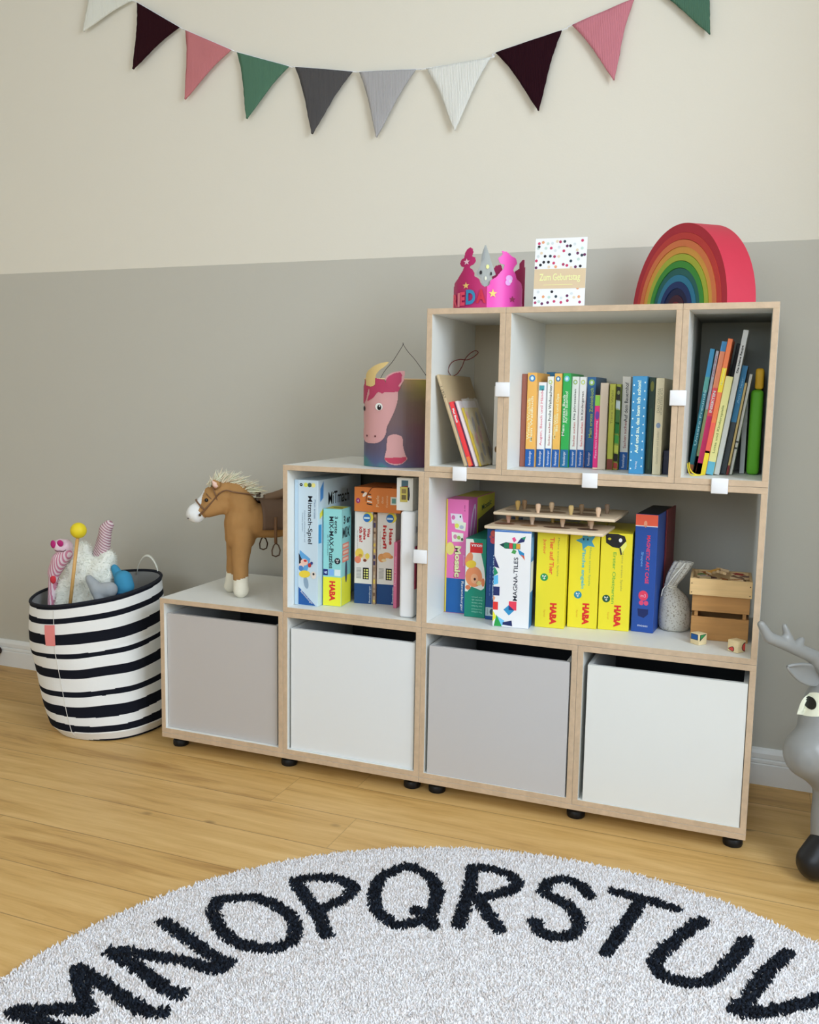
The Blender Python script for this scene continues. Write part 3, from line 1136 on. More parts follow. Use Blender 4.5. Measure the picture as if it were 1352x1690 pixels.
w, h = 0.052, 0.262
o = carton('game_box', 'turquoise picture puzzle box with a yellow foot, second from the left in the cube', 'game box', (0.4838, 0.060, ZA), w, 0.075, h, (138, 200, 198), rz=R(5), group='boxed games and puzzles in the cube')
a = Art(front_F).rect(0.0004, w - 0.0004, 0.0008, 0.079, (244, 220, 52), 1).text('HABA', 0.027, 0.041, 0.054, 0.017, (206, 40, 44), 2, -90, 0.05)
a.build('publisher_band', o, 'yellow band with red lettering')
a = Art(front_F).text('MIX-MAX-Puzzles', 0.0235, 0.172, 0.140, 0.0125, (24, 38, 48), 1, -90, 0.02).text('3 erste', 0.037, 0.220, 0.046, 0.009, (24, 38, 48), 1, -90, 0.02)
a.text('ab 9 Monaten', 0.014, 0.165, 0.055, 0.004, (50, 100, 110), 1, -90)
a.ell(0.041, 0.123, 0.0085, 0.0085, (20, 30, 40), 2).text('2+', 0.041, 0.123, 0.010, 0.008, (235, 240, 240), 3, -90, 0.02)
a.build('title_lettering', o)
a = Art(front_F).rect(0.001, 0.014, 0.083, 0.100, (30, 40, 110), 1).rect(0.016, 0.031, 0.083, 0.100, (120, 170, 226), 1).rect(0.033, 0.050, 0.083, 0.100, (206, 222, 230), 1)
a.text('9', 0.0075, 0.091, 0.007, 0.009, (180, 200, 230), 2, -90, 0.03)
a.build('piece_icons', o)
a = Art(right_F(w)).rect(0.001, 0.074, 0.0008, 0.079, (240, 222, 60), 1).text('3 er', 0.04, 0.232, 0.05, 0.022, (20, 40, 46), 1, 0, 0.03).text('MIX', 0.035, 0.198, 0.055, 0.028, (20, 40, 46), 1, 0, 0.03)
for q in range(3):
    a.rect(0.008, 0.055, 0.118 + q * 0.018, 0.133 + q * 0.018, (232, 130, 110), 2).rect(0.012, 0.05, 0.123 + q * 0.018, 0.129 + q * 0.018, (250, 190, 170), 3)
a.ell(0.036, 0.09, 0.008, 0.03, (60, 66, 90), 2)
a.build('side_print', o)
a = Art(top_F(h)).rect(0.002, w - 0.002, 0.01, 0.065, (206, 196, 70), 1).rect(0.018, 0.045, 0.025, 0.035, (60, 60, 30), 2)
a.build('top_print', o)


def small_game(label, x, y, w, title, pic):
    h = 0.253
    o = carton('puzzle_box', label, 'puzzle box', (x, y, ZA), w, 0.17, h, (220, 216, 208), rz=R(6), group='boxed games and puzzles in the cube')
    band(o, w, 0.0008, 0.056, (26, 66, 118), word=None)
    a = Art(front_F).text('Ravensburger', w - 0.0055, 0.028, 0.046, 0.006, (220, 226, 232), 2, 90)
    a.build('publisher_lettering', o)
    a = Art(front_F)
    for t, u, L, H, v in title:
        a.text(t, u, v, L, H, (178, 40, 38), 1, -90, 0.04)
    a.text('Das lustige Spiel mit Farben', 0.0085, 0.175, 0.05, 0.003, (120, 116, 110), 1, -90)
    a.build('title_lettering', o)
    a = Art(front_F)
    a.ell(w - 0.012, 0.238, 0.014, 0.014, (226, 206, 70), 1).ell(w - 0.016, 0.236, 0.0105, 0.0115, (38, 110, 180), 2).rect(w - 0.024, w - 0.008, 0.233, 0.238, (206, 226, 240), 3)
    a.rect(w - 0.026, w - 0.009, 0.068, 0.100, (20, 20, 22), 1)
    for q in range(4):
        a.ell(w - 0.014, 0.073 + q * 0.007, 0.0035, 0.0022, (240, 232, 120), 2)
        a.ell(w - 0.021, 0.073 + q * 0.007, 0.0020, 0.0026, (214, 210, 130), 2)
    for q in range(9):
        a.rect(0.006, 0.020, 0.070 + q * 0.0034, 0.0718 + q * 0.0034, (150, 148, 142), 1)
    for (u, v, ru, rv, c, k) in pic:
        a.ell(u, v, ru, rv, c, k)
    a.build('picture', o)
    return o


small_game('cream puzzle box with red dressing-up title, left of the pair under the orange box', 0.5476, 0.121, 0.0505,
           [('Was', 0.040, 0.024, 0.0085, 0.196), ('ziehe', 0.029, 0.032, 0.0085, 0.192), ('ich an?', 0.018, 0.042, 0.0095, 0.190)],
           [(0.014, 0.138, 0.012, 0.014, (224, 196, 80), 1), (0.010, 0.121, 0.009, 0.010, (222, 130, 96), 2), (0.032, 0.128, 0.009, 0.010, (240, 200, 170), 1), (0.037, 0.132, 0.006, 0.008, (232, 200, 80), 2), (0.030, 0.120, 0.005, 0.004, (120, 60, 40), 2), (0.017, 0.133, 0.005, 0.004, (190, 140, 60), 3)])
small_game('cream puzzle box with red rabbit title, right of the pair under the orange box', 0.6076, 0.136, 0.0515,
           [('Hase', 0.0385, 0.044, 0.0105, 0.187), ('hüpf!', 0.020, 0.064, 0.013, 0.185)],
           [(0.014, 0.128, 0.011, 0.012, (214, 150, 90), 1), (0.028, 0.136, 0.012, 0.008, (222, 160, 100), 2), (0.038, 0.132, 0.008, 0.005, (206, 140, 84), 1), (0.020, 0.122, 0.007, 0.004, (240, 200, 150), 3)])
o = carton('picture_puzzle', 'thin puzzle with a brown picture edge squeezed between the two cream puzzle boxes', 'puzzle', (0.5995, 0.129, ZA), 0.0072, 0.165, 0.246, (176, 150, 124), rz=R(6))
a = Art(front_F)
for q in range(14):
    a.rect(0.0008, 0.0064, 0.006 + q * 0.017, 0.006 + q * 0.017 + rr.uniform(0.006, 0.014), rr.choice([(214, 186, 90), (112, 84, 66), (70, 60, 90), (150, 126, 104), (190, 172, 150)]), 1)
a.build('picture', o)

o = carton('puzzle_box', 'orange box with a striped bee lying across the two cream puzzle boxes', 'puzzle box', (0.5512, 0.109, ZA + 0.2542), 0.1315, 0.15, 0.0655, (206, 118, 56), rz=R(3), group='boxed games and puzzles in the cube')
a = Art(front_F)
a.ell(0.011, 0.029, 0.006, 0.007, (146, 44, 100), 1).text('4', 0.011, 0.029, 0.004, 0.006, (240, 220, 230), 2)
for q in range(5):
    a.poly([(0.036 + q * 0.001, 0.020 + q * 0.0065), (0.052 - q * 0.001, 0.018 + q * 0.0068), (0.052 - q * 0.001, 0.0205 + q * 0.0068), (0.036 + q * 0.001, 0.0235 + q * 0.0065)], (236, 228, 214) if q % 2 else (40, 30, 30), 1)
a.ell(0.030, 0.046, 0.008, 0.004, (222, 206, 190), 1, rot=0.8).ell(0.024, 0.052, 0.005, 0.003, (70, 40, 30), 2)
a.text('Puzle', 0.0665, 0.030, 0.030, 0.008, (236, 190, 150), 1, 90).text('duo', 0.080, 0.033, 0.018, 0.006, (236, 190, 150), 1, 90).text('Cuisine', 0.093, 0.030, 0.032, 0.005, (236, 190, 150), 1, 90)
a.rect(0.103, 0.122, 0.022, 0.043, (206, 204, 190), 1).rect(0.107, 0.118, 0.026, 0.039, (96, 140, 130), 2)
a.build('picture', o)
m = MB()
m.tube(curve_pts([(0.034, -0.0012, 0.028), (0.036, -0.0015, 0.042), (0.044, -0.0018, 0.056), (0.055, -0.001, 0.0668), (0.075, 0.01, 0.0672), (0.1, 0.02, 0.0668)], 5), 0.0008, pm((70, 34, 26)), n=6)
m.build('elastic_cord', o, smooth=True)

o = carton('card_game_box', 'small white card game box with overlapping picture cards standing on the white case', 'card game', (0.7055, 0.030, ZA + 0.2742), 0.044, 0.10, 0.083, (206, 204, 196), rz=R(2))
a = Art(front_F).poly([(0.010, 0.055), (0.034, 0.060), (0.036, 0.040), (0.034, 0.026), (0.020, 0.030)], (44, 46, 54), 1).rect(0.013, 0.031, 0.058, 0.077, (64, 90, 100), 2)
a.poly([(0.009, 0.060), (0.030, 0.064), (0.030, 0.050), (0.011, 0.050)], (116, 44, 40), 3).rect(0.010, 0.030, 0.022, 0.060, (176, 160, 78), 4).rect(0.014, 0.026, 0.028, 0.040, (96, 84, 52), 5).rect(0.014, 0.026, 0.044, 0.055, (120, 104, 60), 5)
a.build('picture', o)

o = carton('pink_booklet', 'thin pink booklet upright between the rabbit puzzle and the white case', 'booklet', (0.6665, 0.112, ZA), 0.0095, 0.15, 0.178, (212, 110, 142), rz=R(4))
Art(front_F).text('Meine Freunde', 0.0045, 0.10, 0.08, 0.0035, (240, 190, 210), 1, 90).build('title_lettering', o)

m = MB()
m.bbox(0, 0.0385, 0, 0.24, 0, 0.2735, 0.008, pm((226, 226, 230), rough=0.3), seg=4)
o = m.build('plastic_case', auto=50)
o.location = (0.7195, 0.022, ZA)
o.rotation_euler = (0, 0, R(3))
tag(o, 'tall white plastic case with rounded corners at the right end of the puzzle cube', 'case')
m = MB()
m.bbox(0.0387, 0.0425, 0.004, 0.16, 0.075, 0.185, 0.0012, pm((120, 30, 54), rough=0.4))
m.bbox(0.0387, 0.0410, 0.004, 0.02, 0.22, 0.235, 0.001, pm((150, 150, 156)))
m.build('side_handle', o, label='dark red handle')

# ------------------------------------------------------------------ wide box: board games
G2 = 'board games on the wide shelf'
w, h = 0.0605, 0.300
o = carton('game_box', 'tall pink mosaic craft box at the left end of the wide shelf', 'game box', (0.8048, 0.130, ZA), w, 0.24, h, (228, 112, 172), rz=0, group=G2)
m = MB()
a = Art(front_F).rect(0.0004, 0.0042, 0.001, h - 0.001, (226, 200, 64), 1).build('lid_edge', o)
a = Art(front_F).rect(0.0044, w - 0.0004, 0.001, 0.092, (30, 92, 156), 1).text('Ravensburger', 0.048, 0.046, 0.080, 0.0085, (232, 238, 242), 2, -90, 0.015).build('publisher_band', o)
a = Art(front_F).text('Mosaic', 0.0335, 0.136, 0.084, 0.019, (140, 60, 60), 1, -90, 0.05).text('Mosaic', 0.0345, 0.137, 0.082, 0.017, (250, 226, 170), 2, -90, 0.04)
a.text('Junior', 0.051, 0.140, 0.030, 0.005, (250, 210, 236), 1, -90).ell(0.013, 0.170, 0.0115, 0.017, (238, 206, 120), 2).build('title_lettering', o)
a = Art(front_F)
a.poly([(0.012, 0.262), (0.043, 0.262), (0.048, 0.238), (0.016, 0.236)], (226, 214, 224), 1).poly([(0.022, 0.246), (0.055, 0.240), (0.053, 0.218), (0.026, 0.222)], (216, 222, 200), 2)
a.ell(0.020, 0.252, 0.005, 0.006, (206, 110, 160), 3).ell(0.037, 0.254, 0.005, 0.006, (236, 236, 240), 3).ell(0.039, 0.255, 0.002, 0.003, (40, 40, 60), 4).ell(0.030, 0.231, 0.006, 0.006, (214, 214, 90), 3).ell(0.043, 0.228, 0.006, 0.005, (170, 176, 190), 3)
a.poly([(0.016, 0.214), (0.048, 0.212), (0.048, 0.190), (0.018, 0.188)], (222, 226, 206), 1).ell(0.026, 0.202, 0.005, 0.006, (206, 130, 160), 2).ell(0.036, 0.200, 0.005, 0.005, (150, 176, 90), 2).ell(0.045, 0.196, 0.003, 0.004, (70, 90, 60), 2)
a.text('5-99', 0.0505, 0.277, 0.016, 0.003, (90, 30, 60), 1, 90)
a.build('picture', o)
a = Art(right_F(w)).rect(0.002, 0.075, 0.001, h - 0.001, (206, 100, 170), 1).rect(0.075, 0.237, 0.001, h - 0.001, (206, 196, 62), 1)
a.poly([(0.085, 0.24), (0.235, 0.262), (0.235, 0.02), (0.085, 0.02)], (90, 78, 60), 2).ell(0.040, 0.235, 0.018, 0.052, (236, 200, 236), 2, rot=-0.3).ell(0.040, 0.235, 0.010, 0.040, (196, 110, 176), 3, rot=-0.3)
a.text('Mosaic', 0.16, 0.272, 0.09, 0.016, (60, 80, 50), 2, 6, 0.02)
a.build('side_print', o)
Art(top_F(h)).rect(0.002, w - 0.002, 0.004, 0.235, (206, 196, 90), 1).rect(0.002, w - 0.002, 0.004, 0.07, (226, 130, 176), 2).build('top_print', o)

w, h = 0.0555, 0.205
o = carton('game_box', 'low green game box with a sleeping orange bear between the pink and dark blue boxes', 'game box', (0.8675, 0.106, ZA), w, 0.22, h, (26, 132, 108), rz=0, group=G2)
a = Art(front_F)
a.poly([(0.001, 0.066), (0.001, 0.203), (0.020, 0.203), (0.028, 0.180), (0.042, 0.168), (0.051, 0.130), (0.055, 0.100), (0.052, 0.078), (0.044, 0.072), (0.018, 0.080), (0.008, 0.066)], (226, 222, 212), 1)
a.rect(0.0125, 0.0455, 0.168, 0.194, (206, 42, 44), 2).text('GOULA', 0.030, 0.187, 0.029, 0.0065, (244, 230, 226), 3, 180, 0.04)
a.ell(0.010, 0.150, 0.0095, 0.019, (222, 140, 94), 2, rot=-0.3).ell(0.024, 0.106, 0.0225, 0.027, (222, 140, 94), 3).ell(0.049, 0.093, 0.0045, 0.011, (214, 128, 84), 2).ell(0.009, 0.077, 0.007, 0.006, (206, 118, 78), 2)
a.ell(0.016, 0.138, 0.014, 0.010, (230, 190, 60), 4, rot=0.2).ell(0.026, 0.101, 0.010, 0.013, (232, 164, 124), 4).ell(0.027, 0.100, 0.0030, 0.0035, (60, 26, 26), 5).ell(0.038, 0.090, 0.007, 0.006, (232, 196, 130), 4)
a.build('picture', o)
a = Art(front_F)
for q, t in enumerate(['Das schlaue', 'Wuerfelspiel', 'mit Farben', 'fuer kleine', 'Leute ab', 'drei Jahren']):
    a.text(t, 0.034, 0.014 + q * 0.0078, 0.028, 0.0042, (150, 206, 186), 1, 180)
a.build('small_print', o)

w, h = 0.030, 0.236
o = carton('game_box', 'dark blue three-piece puzzle box partly hidden behind the white magnetic tile box', 'game box', (0.9265, 0.098, ZA), w, 0.24, h, (30, 74, 132), rz=0, group=G2)
a = Art(front_F).ell(0.016, 0.222, 0.007, 0.008, (206, 92, 84), 1).ell(0.016, 0.204, 0.0075, 0.008, (206, 76, 92), 1).ell(0.010, 0.213, 0.004, 0.004, (190, 80, 90), 2).ell(0.021, 0.213, 0.004, 0.004, (190, 80, 90), 2)
a.text('TRINO PUZZLE', 0.0215, 0.112, 0.118, 0.0085, (180, 206, 226), 1, -90, 0.02).text('Schau dir die Bilder an', 0.011, 0.100, 0.075, 0.003, (120, 160, 206), 1, -90)
a.build('title_lettering', o)
Art(front_F).rect(0.001, 0.028, 0.010, 0.032, (176, 196, 196), 1).text('puzzle', 0.006, 0.021, 0.016, 0.005, (40, 60, 80), 2, -90).ell(0.018, 0.021, 0.006, 0.008, (60, 80, 90), 2).build('badge', o)

w, h = 0.0905, 0.241
o = carton('game_box', 'white magnetic building tiles box with a rocket picture, foremost on the wide shelf', 'game box', (0.9635, 0.038, ZA), w, 0.05, h, (70, 130, 190), rz=R(5), group=G2, front=(226, 228, 240))
a = Art(front_F)
a.rect(0.0006, w - 0.0006, 0.2365, h - 0.0006, (60, 110, 180), 1)
a.text('MAGNA-TILES', 0.0545, 0.122, 0.108, 0.0105, (30, 34, 50), 1, 90, 0.012)
a.build('title_lettering', o)
a = Art(front_F)
a.poly([(0.012, 0.205), (0.028, 0.212), (0.047, 0.210), (0.064, 0.210), (0.064, 0.196), (0.047, 0.196), (0.028, 0.196)], (26, 60, 66), 1)
a.poly([(0.024, 0.210), (0.036, 0.210), (0.036, 0.197), (0.024, 0.197)], (30, 110, 76), 2).poly([(0.037, 0.210), (0.045, 0.210), (0.045, 0.197), (0.037, 0.197)], (200, 60, 66), 2)
a.poly([(0.046, 0.210), (0.053, 0.210), (0.053, 0.197), (0.046, 0.197)], (50, 160, 90), 3).poly([(0.054, 0.210), (0.064, 0.209), (0.063, 0.197), (0.054, 0.197)], (206, 150, 52), 3)
a.poly([(0.055, 0.210), (0.065, 0.224), (0.077, 0.229), (0.073, 0.215)], (36, 44, 96), 1).poly([(0.065, 0.224), (0.077, 0.229), (0.074, 0.220)], (40, 140, 96), 2)
a.poly([(0.048, 0.212), (0.043, 0.222), (0.049, 0.226), (0.054, 0.218)], (216, 72, 128), 1).poly([(0.047, 0.196), (0.042, 0.186), (0.052, 0.184), (0.055, 0.192)], (70, 150, 76), 1)
a.poly([(0.057, 0.197), (0.062, 0.184), (0.074, 0.174), (0.074, 0.187)], (40, 130, 180), 1).poly([(0.066, 0.183), (0.076, 0.170), (0.074, 0.181)], (206, 90, 60), 2)
a.build('rocket_picture', o)
a = Art(front_F)
a.poly([(0.0006, 0.178), (0.0006, 0.150), (0.014, 0.146)], (40, 44, 96), 1).poly([(0.0006, 0.150), (0.0006, 0.126), (0.011, 0.134), (0.006, 0.144)], (30, 140, 96), 2)
a.poly([(0.0006, 0.126), (0.011, 0.130), (0.012, 0.108), (0.0006, 0.104)], (90, 176, 220), 1).rect(0.0006, 0.016, 0.078, 0.100, (30, 44, 96), 1).poly([(0.0006, 0.078), (0.006, 0.072), (0.0006, 0.060)], (232, 150, 110), 1)
a.rect(0.0006, 0.013, 0.042, 0.062, (214, 52, 48), 1).poly([(0.0006, 0.040), (0.0006, 0.012), (0.010, 0.024)], (232, 216, 60), 1).poly([(0.004, 0.0012), (0.010, 0.030), (0.024, 0.0012)], (40, 150, 70), 2)
a.poly([(0.012, 0.026), (0.030, 0.016), (0.026, 0.004), (0.016, 0.004)], (110, 186, 226), 1).poly([(0.026, 0.012), (0.048, 0.018), (0.050, 0.004), (0.026, 0.006)], (26, 40, 90), 3)
a.poly([(0.027, 0.044), (0.040, 0.056), (0.054, 0.044), (0.041, 0.030)], (48, 140, 190), 1).rect(0.040, 0.059, 0.044, 0.066, (222, 60, 84), 2).poly([(0.040, 0.044), (0.054, 0.044), (0.040, 0.056)], (40, 52, 110), 3)
a.build('tile_picture', o)
Art(right_F(w)).rect(0.004, 0.046, 0.09, 0.165, (220, 226, 236), 1).rect(0.004, 0.046, 0.175, 0.225, (110, 160, 210), 1).build('side_print', o)


def yellow(label, x, y, w, titles, badge, rz, extra=None):
    h = 0.2405
    o = carton('game_box', label, 'game box', (x, y, ZA), w, 0.20, h, (236, 208, 48), rz=R(rz), group='yellow children\'s games in a row')
    a = Art(front_F)
    for t, u, v, L, H, c, bd in titles:
        a.text(t, u, v, L, H, c, 1, -90, bd)
    a.build('title_lettering', o)
    a = Art(front_F).text('HABA', w * 0.62, 0.036, 0.054, 0.0165, (206, 44, 36), 2, -90, 0.06).text('Spiel', w * 0.32, 0.036, 0.018, 0.005, (206, 150, 40), 1, -90)
    a.build('publisher_lettering', o)
    a = Art(front_F).ell(badge[0], badge[1], 0.0095, 0.0095, badge[2], 1).text('2+', badge[0], badge[1], 0.011, 0.009, (240, 244, 236), 2, -90, 0.02)
    a.build('age_badge', o)
    if extra:
        extra(o)
    return o


script = (120, 150, 60)
yellow('yellow animal stacking game box, first of the three yellow boxes beside the white tile box', 1.0605, 0.078, 0.0722,
       [('Meine ersten Spiele', 0.052, 0.178, 0.095, 0.006, (150, 150, 60), 0.0), ('Tier auf Tier', 0.037, 0.180, 0.092, 0.011, (222, 110, 50), 0.03), ('Junior', 0.018, 0.202, 0.038, 0.009, (222, 110, 50), 0.02)],
       (0.020, 0.126, (44, 140, 76)), 4)


def star_print(o):
    a = Art(front_F)
    pts = []
    for i in range(10):
        q = 0.3 + math.pi / 2 + i * math.pi / 5
        r_ = 0.026 if i % 2 == 0 else 0.013
        pts.append((0.040 + r_ * math.cos(q), 0.218 + r_ * 0.9 * math.sin(q)))
    a.poly([(min(max(x, 0.002), 0.070), min(z, 0.239)) for x, z in pts], (70, 150, 180), 1).ell(0.033, 0.222, 0.002, 0.003, (30, 60, 80), 2).ell(0.043, 0.222, 0.002, 0.003, (30, 60, 80), 2)
    a.build('starfish_picture', o)


def bird_print(o):
    a = Art(front_F)
    a.poly([(0.010, 0.239), (0.012, 0.216), (0.028, 0.206), (0.046, 0.204), (0.060, 0.222), (0.056, 0.234), (0.040, 0.239)], (26, 24, 28), 1)
    a.poly([(0.044, 0.204), (0.048, 0.187), (0.062, 0.212), (0.059, 0.222)], (236, 222, 110), 2).ell(0.046, 0.224, 0.004, 0.005, (240, 240, 236), 3).ell(0.020, 0.226, 0.004, 0.003, (200, 190, 40), 3)
    a.poly([(0.044, 0.204), (0.048, 0.187), (0.051, 0.190), (0.0475, 0.206)], (26, 24, 28), 3)
    a.build('raven_picture', o)


yellow('yellow fishing game box with a blue starfish, middle of the three yellow boxes', 1.1345, 0.1105, 0.0722,
       [('Meine ersten Spiele', 0.050, 0.155, 0.095, 0.006, (120, 160, 90), 0.0), ('Fische angeln', 0.034, 0.148, 0.098, 0.011, (90, 176, 170), 0.03)],
       (0.024, 0.083, (36, 130, 160)), 4, star_print)
yellow('yellow orchard game box with a black raven, beside the tall blue case', 1.2085, 0.121, 0.0745,
       [('Meine ersten Spiele', 0.052, 0.148, 0.098, 0.006, (150, 150, 70), 0.0), ('Erster Obstgarten', 0.033, 0.130, 0.128, 0.010, (110, 170, 60), 0.02)],
       (0.018, 0.078, (30, 80, 50)), 4, bird_print)

w, h = 0.0535, 0.2895
o = carton('magnetic_case', 'tall dark blue magnetic art case with a coral top band right of the yellow boxes', 'game box', (1.2865, 0.137, ZA), w, 0.21, h, (36, 74, 150), rz=R(-4), group=G2)
Art(front_F).rect(0.0004, w - 0.0004, 0.262, h - 0.0006, (226, 92, 66), 1).rect(0.0004, w - 0.0004, 0.2600, 0.262, (226, 226, 230), 2).ell(0.024, 0.266, 0.004, 0.008, (232, 150, 120), 2).build('top_band', o, 'coral band')
a = Art(front_F).text('MAGNETIC ART CASE', 0.033, 0.180, 0.118, 0.0085, (222, 60, 90), 1, -90, 0.02).text('Shapes', 0.019, 0.180, 0.036, 0.007, (120, 170, 226), 1, -90)
a.build('title_lettering', o)
a = Art(front_F).ell(0.0265, 0.091, 0.0115, 0.0125, (214, 60, 90), 1).ell(0.0225, 0.073, 0.0055, 0.006, (206, 70, 110), 1).ell(0.034, 0.073, 0.0055, 0.006, (206, 70, 110), 1).text('m3', 0.0265, 0.091, 0.012, 0.008, (240, 170, 190), 2)
a.poly([(0.014, 0.058), (0.040, 0.058), (0.040, 0.046), (0.030, 0.036), (0.016, 0.040)], (24, 38, 90), 1).text('moses', 0.028, 0.016, 0.024, 0.004, (210, 216, 232), 1)
a.build('badges', o)
Art(top_F(h)).rect(0.001, w - 0.001, 0.002, 0.208, (26, 30, 40), 1).build('top_print', o)
m = MB()
m.bbox(w + 0.0003, w + 0.0045, 0.10, 0.215, 0.0, h + 0.003, 0.001, pm((110, 40, 44)))
m.build('lid', o, label='dark red lid edge')

# peg boards lying on the games
BW = wood((216, 196, 168), dark=0.93, scale=(4, 40, 40))


def peg_board(label, x, y, z, w, d, rz, pegs, prints):
    t = thing('peg_puzzle_board', label, 'wooden puzzle', (x, y, z), rz, group='wooden peg boards lying on the games')
    m = MB()
    m.bbox(0, w, 0, d, 0, 0.0075, 0.0022, BW)
    m.build('board', t, auto=40)
    a = Art(top_F(0.0077))
    for (u, v, ru, rv, c) in prints:
        a.ell(u, v, ru, rv, c, 1)
    a.build('printed_pictures', t)
    for (u, v, c) in pegs:
        p = MB()
        p.lathe([(0.0040, 0.0), (0.0040, 0.004), (0.0056, 0.010), (0.0066, 0.017), (0.0060, 0.0215), (0.0036, 0.0235)], pm(c), c=(u, v, 0.0082), n=14)
        p.build('peg', t, auto=50)
    return t


PZ = ZA + 0.2412
peg = (222, 190, 160)
peg_board('lower wooden peg puzzle board lying across the yellow and white game boxes', 0.9335, 0.046, PZ, 0.293, 0.155, R(-1), [(0.040, 0.075, (226, 178, 154)), (0.102, 0.072, (226, 200, 178)), (0.180, 0.066, peg), (0.250, 0.070, peg),
          (0.045, 0.135, (200, 172, 112)), (0.140, 0.130, (206, 178, 110)), (0.235, 0.120, peg)],
          [(0.035, 0.055, 0.026, 0.018, (136, 100, 76)), (0.10, 0.05, 0.022, 0.014, (176, 140, 100)), (0.17, 0.05, 0.034, 0.014, (110, 84, 66)), (0.245, 0.055, 0.026, 0.016, (90, 70, 60)),
           (0.03, 0.11, 0.02, 0.016, (206, 170, 120)), (0.20, 0.11, 0.03, 0.014, (150, 120, 90))])
peg_board('upper wooden peg puzzle board stacked behind on top of the lower one', 0.948, 0.072, PZ + 0.0325, 0.300, 0.200, R(-1), [(0.045, 0.062, (196, 160, 92)), (0.056, 0.085, (150, 118, 84)), (0.108, 0.022, peg), (0.130, 0.07, (206, 176, 140)),
          (0.188, 0.03, (206, 178, 120)), (0.206, 0.065, (136, 112, 84)), (0.256, 0.02, peg), (0.262, 0.10, (140, 116, 96))],
          [(0.05, 0.05, 0.034, 0.02, (160, 140, 116)), (0.13, 0.06, 0.04, 0.024, (150, 126, 100)), (0.22, 0.06, 0.036, 0.03, (140, 118, 96)), (0.09, 0.13, 0.05, 0.02, (170, 148, 120)), (0.2, 0.14, 0.04, 0.02, (156, 130, 104))])

# linen bag
bg_t = thing('linen_bag', 'small speckled linen drawstring bag slumped between the blue case and the crates', 'bag', (1.383, 0.195, ZA))
rings = [(0, 0, 0.0, 0.026), (0, 0, 0.006, 0.035), (0, 0, 0.03, 0.0385), (-0.001, 0, 0.06, 0.037), (-0.005, 0, 0.085, 0.030), (-0.011, 0, 0.102, 0.019), (-0.013, 0, 0.110, 0.0125)]
neck = [(-0.013, 0, 0.110, 0.0125), (-0.010, 0, 0.118, 0.015), (-0.003, 0, 0.134, 0.019), (0.006, 0, 0.152, 0.021), (0.013, 0, 0.166, 0.022), (0.016, 0, 0.172, 0.0195), (0.014, 0, 0.166, 0.012), (0.008, 0, 0.150, 0.008)]


def loft(name, rings, mat_, parent, fold, amp, ph=0.0, n=48):
    c = curve_pts(rings, 4)
    vs, fs = [], []
    for (x, y, z, r) in c:
        for k in range(n):
            q = 2 * math.pi * k / n
            rr_ = r * (1 + amp * math.sin(q * fold + ph) * min(1, 0.02 / max(r, 0.005)) + 0.05 * noise.noise(Vector((math.cos(q) * 2, math.sin(q) * 2, z * 30))))
            vs.append((x + rr_ * math.cos(q), y + rr_ * math.sin(q) * 0.8, z))
    L = len(c)
    for i in range(L - 1):
        for k in range(n):
            k2 = (k + 1) % n
            fs.append((i * n + k, i * n + k2, (i + 1) * n + k2, (i + 1) * n + k))
    fs.append(tuple(reversed(range(n))))
    return mesh(name, vs, fs, mat_, parent, smooth=True)


def speckle(c, c2, sc=260, thr=0.62):
    mt = bpy.data.materials.new('speckled_linen')
    mt.use_nodes = True
    nt = mt.node_tree
    bs = nt.nodes['Principled BSDF']
    bs.inputs['Roughness'].default_value = 0.9
    tc = nt.nodes.new('ShaderNodeTexCoord')
    n_ = nt.nodes.new('ShaderNodeTexNoise')
    n_.inputs['Scale'].default_value = sc
    n_.inputs['Detail'].default_value = 1
    nt.links.new(tc.outputs['Object'], n_.inputs['Vector'])
    rg = nt.nodes.new('ShaderNodeMapRange')
    rg.inputs[1].default_value = thr - 0.03
    rg.inputs[2].default_value = thr + 0.03
    nt.links.new(n_.outputs[0], rg.inputs[0])
    mx = nt.nodes.new('ShaderNodeMix')
    mx.data_type = 'RGBA'
    mx.inputs[6].default_value = (*lin(c), 1)
    mx.inputs[7].default_value = (*lin(c2), 1)
    nt.links.new(rg.outputs[0], mx.inputs[0])
    nt.links.new(mx.outputs[2], bs.inputs['Base Color'])
    bp = nt.nodes.new('ShaderNodeBump')
    bp.inputs['Strength'].default_value = 0.3
    bp.inputs['Distance'].default_value = 0.001
    nt.links.new(n_.outputs[0], bp.inputs['Height'])
    nt.links.new(bp.outputs[0], bs.inputs['Normal'])
    return mt


lin_m = speckle((204, 200, 188), (150, 142, 124))
loft('pouch', rings, lin_m, bg_t, 3, 0.03)
loft('gathered_top', neck, lin_m, bg_t, 9, 0.16, 1.0)
m = MB()
for z_, rr_ in ((0.108, 0.0145), (0.112, 0.0150)):
    m.tube([(-0.0125 + rr_ * math.cos(q), rr_ * 0.85 * math.sin(q), z_ + 0.002 * math.sin(q * 2)) for q in [2 * math.pi * k / 20 for k in range(20)]], 0.0013, pm((222, 218, 204), rough=0.9), n=6, closed=True)
m.tube(curve_pts([(-0.024, -0.010, 0.110), (-0.030, -0.014, 0.100), (-0.032, -0.016, 0.085)], 5), 0.0012, pm((222, 218, 204), rough=0.9), n=6)
m.tube(curve_pts([(-0.02, -0.013, 0.112), (-0.006, -0.022, 0.135), (0.012, -0.024, 0.160), (0.020, -0.02, 0.172)], 5), 0.0016, pm((226, 222, 210), rough=0.9), n=6)
m.build('drawstring', bg_t, smooth=True)

# wooden crates
PINE = wood((214, 180, 128), dark=0.9, scale=(3, 50, 50))
PINE2 = wood((176, 130, 78), dark=0.88, scale=(3, 50, 50))


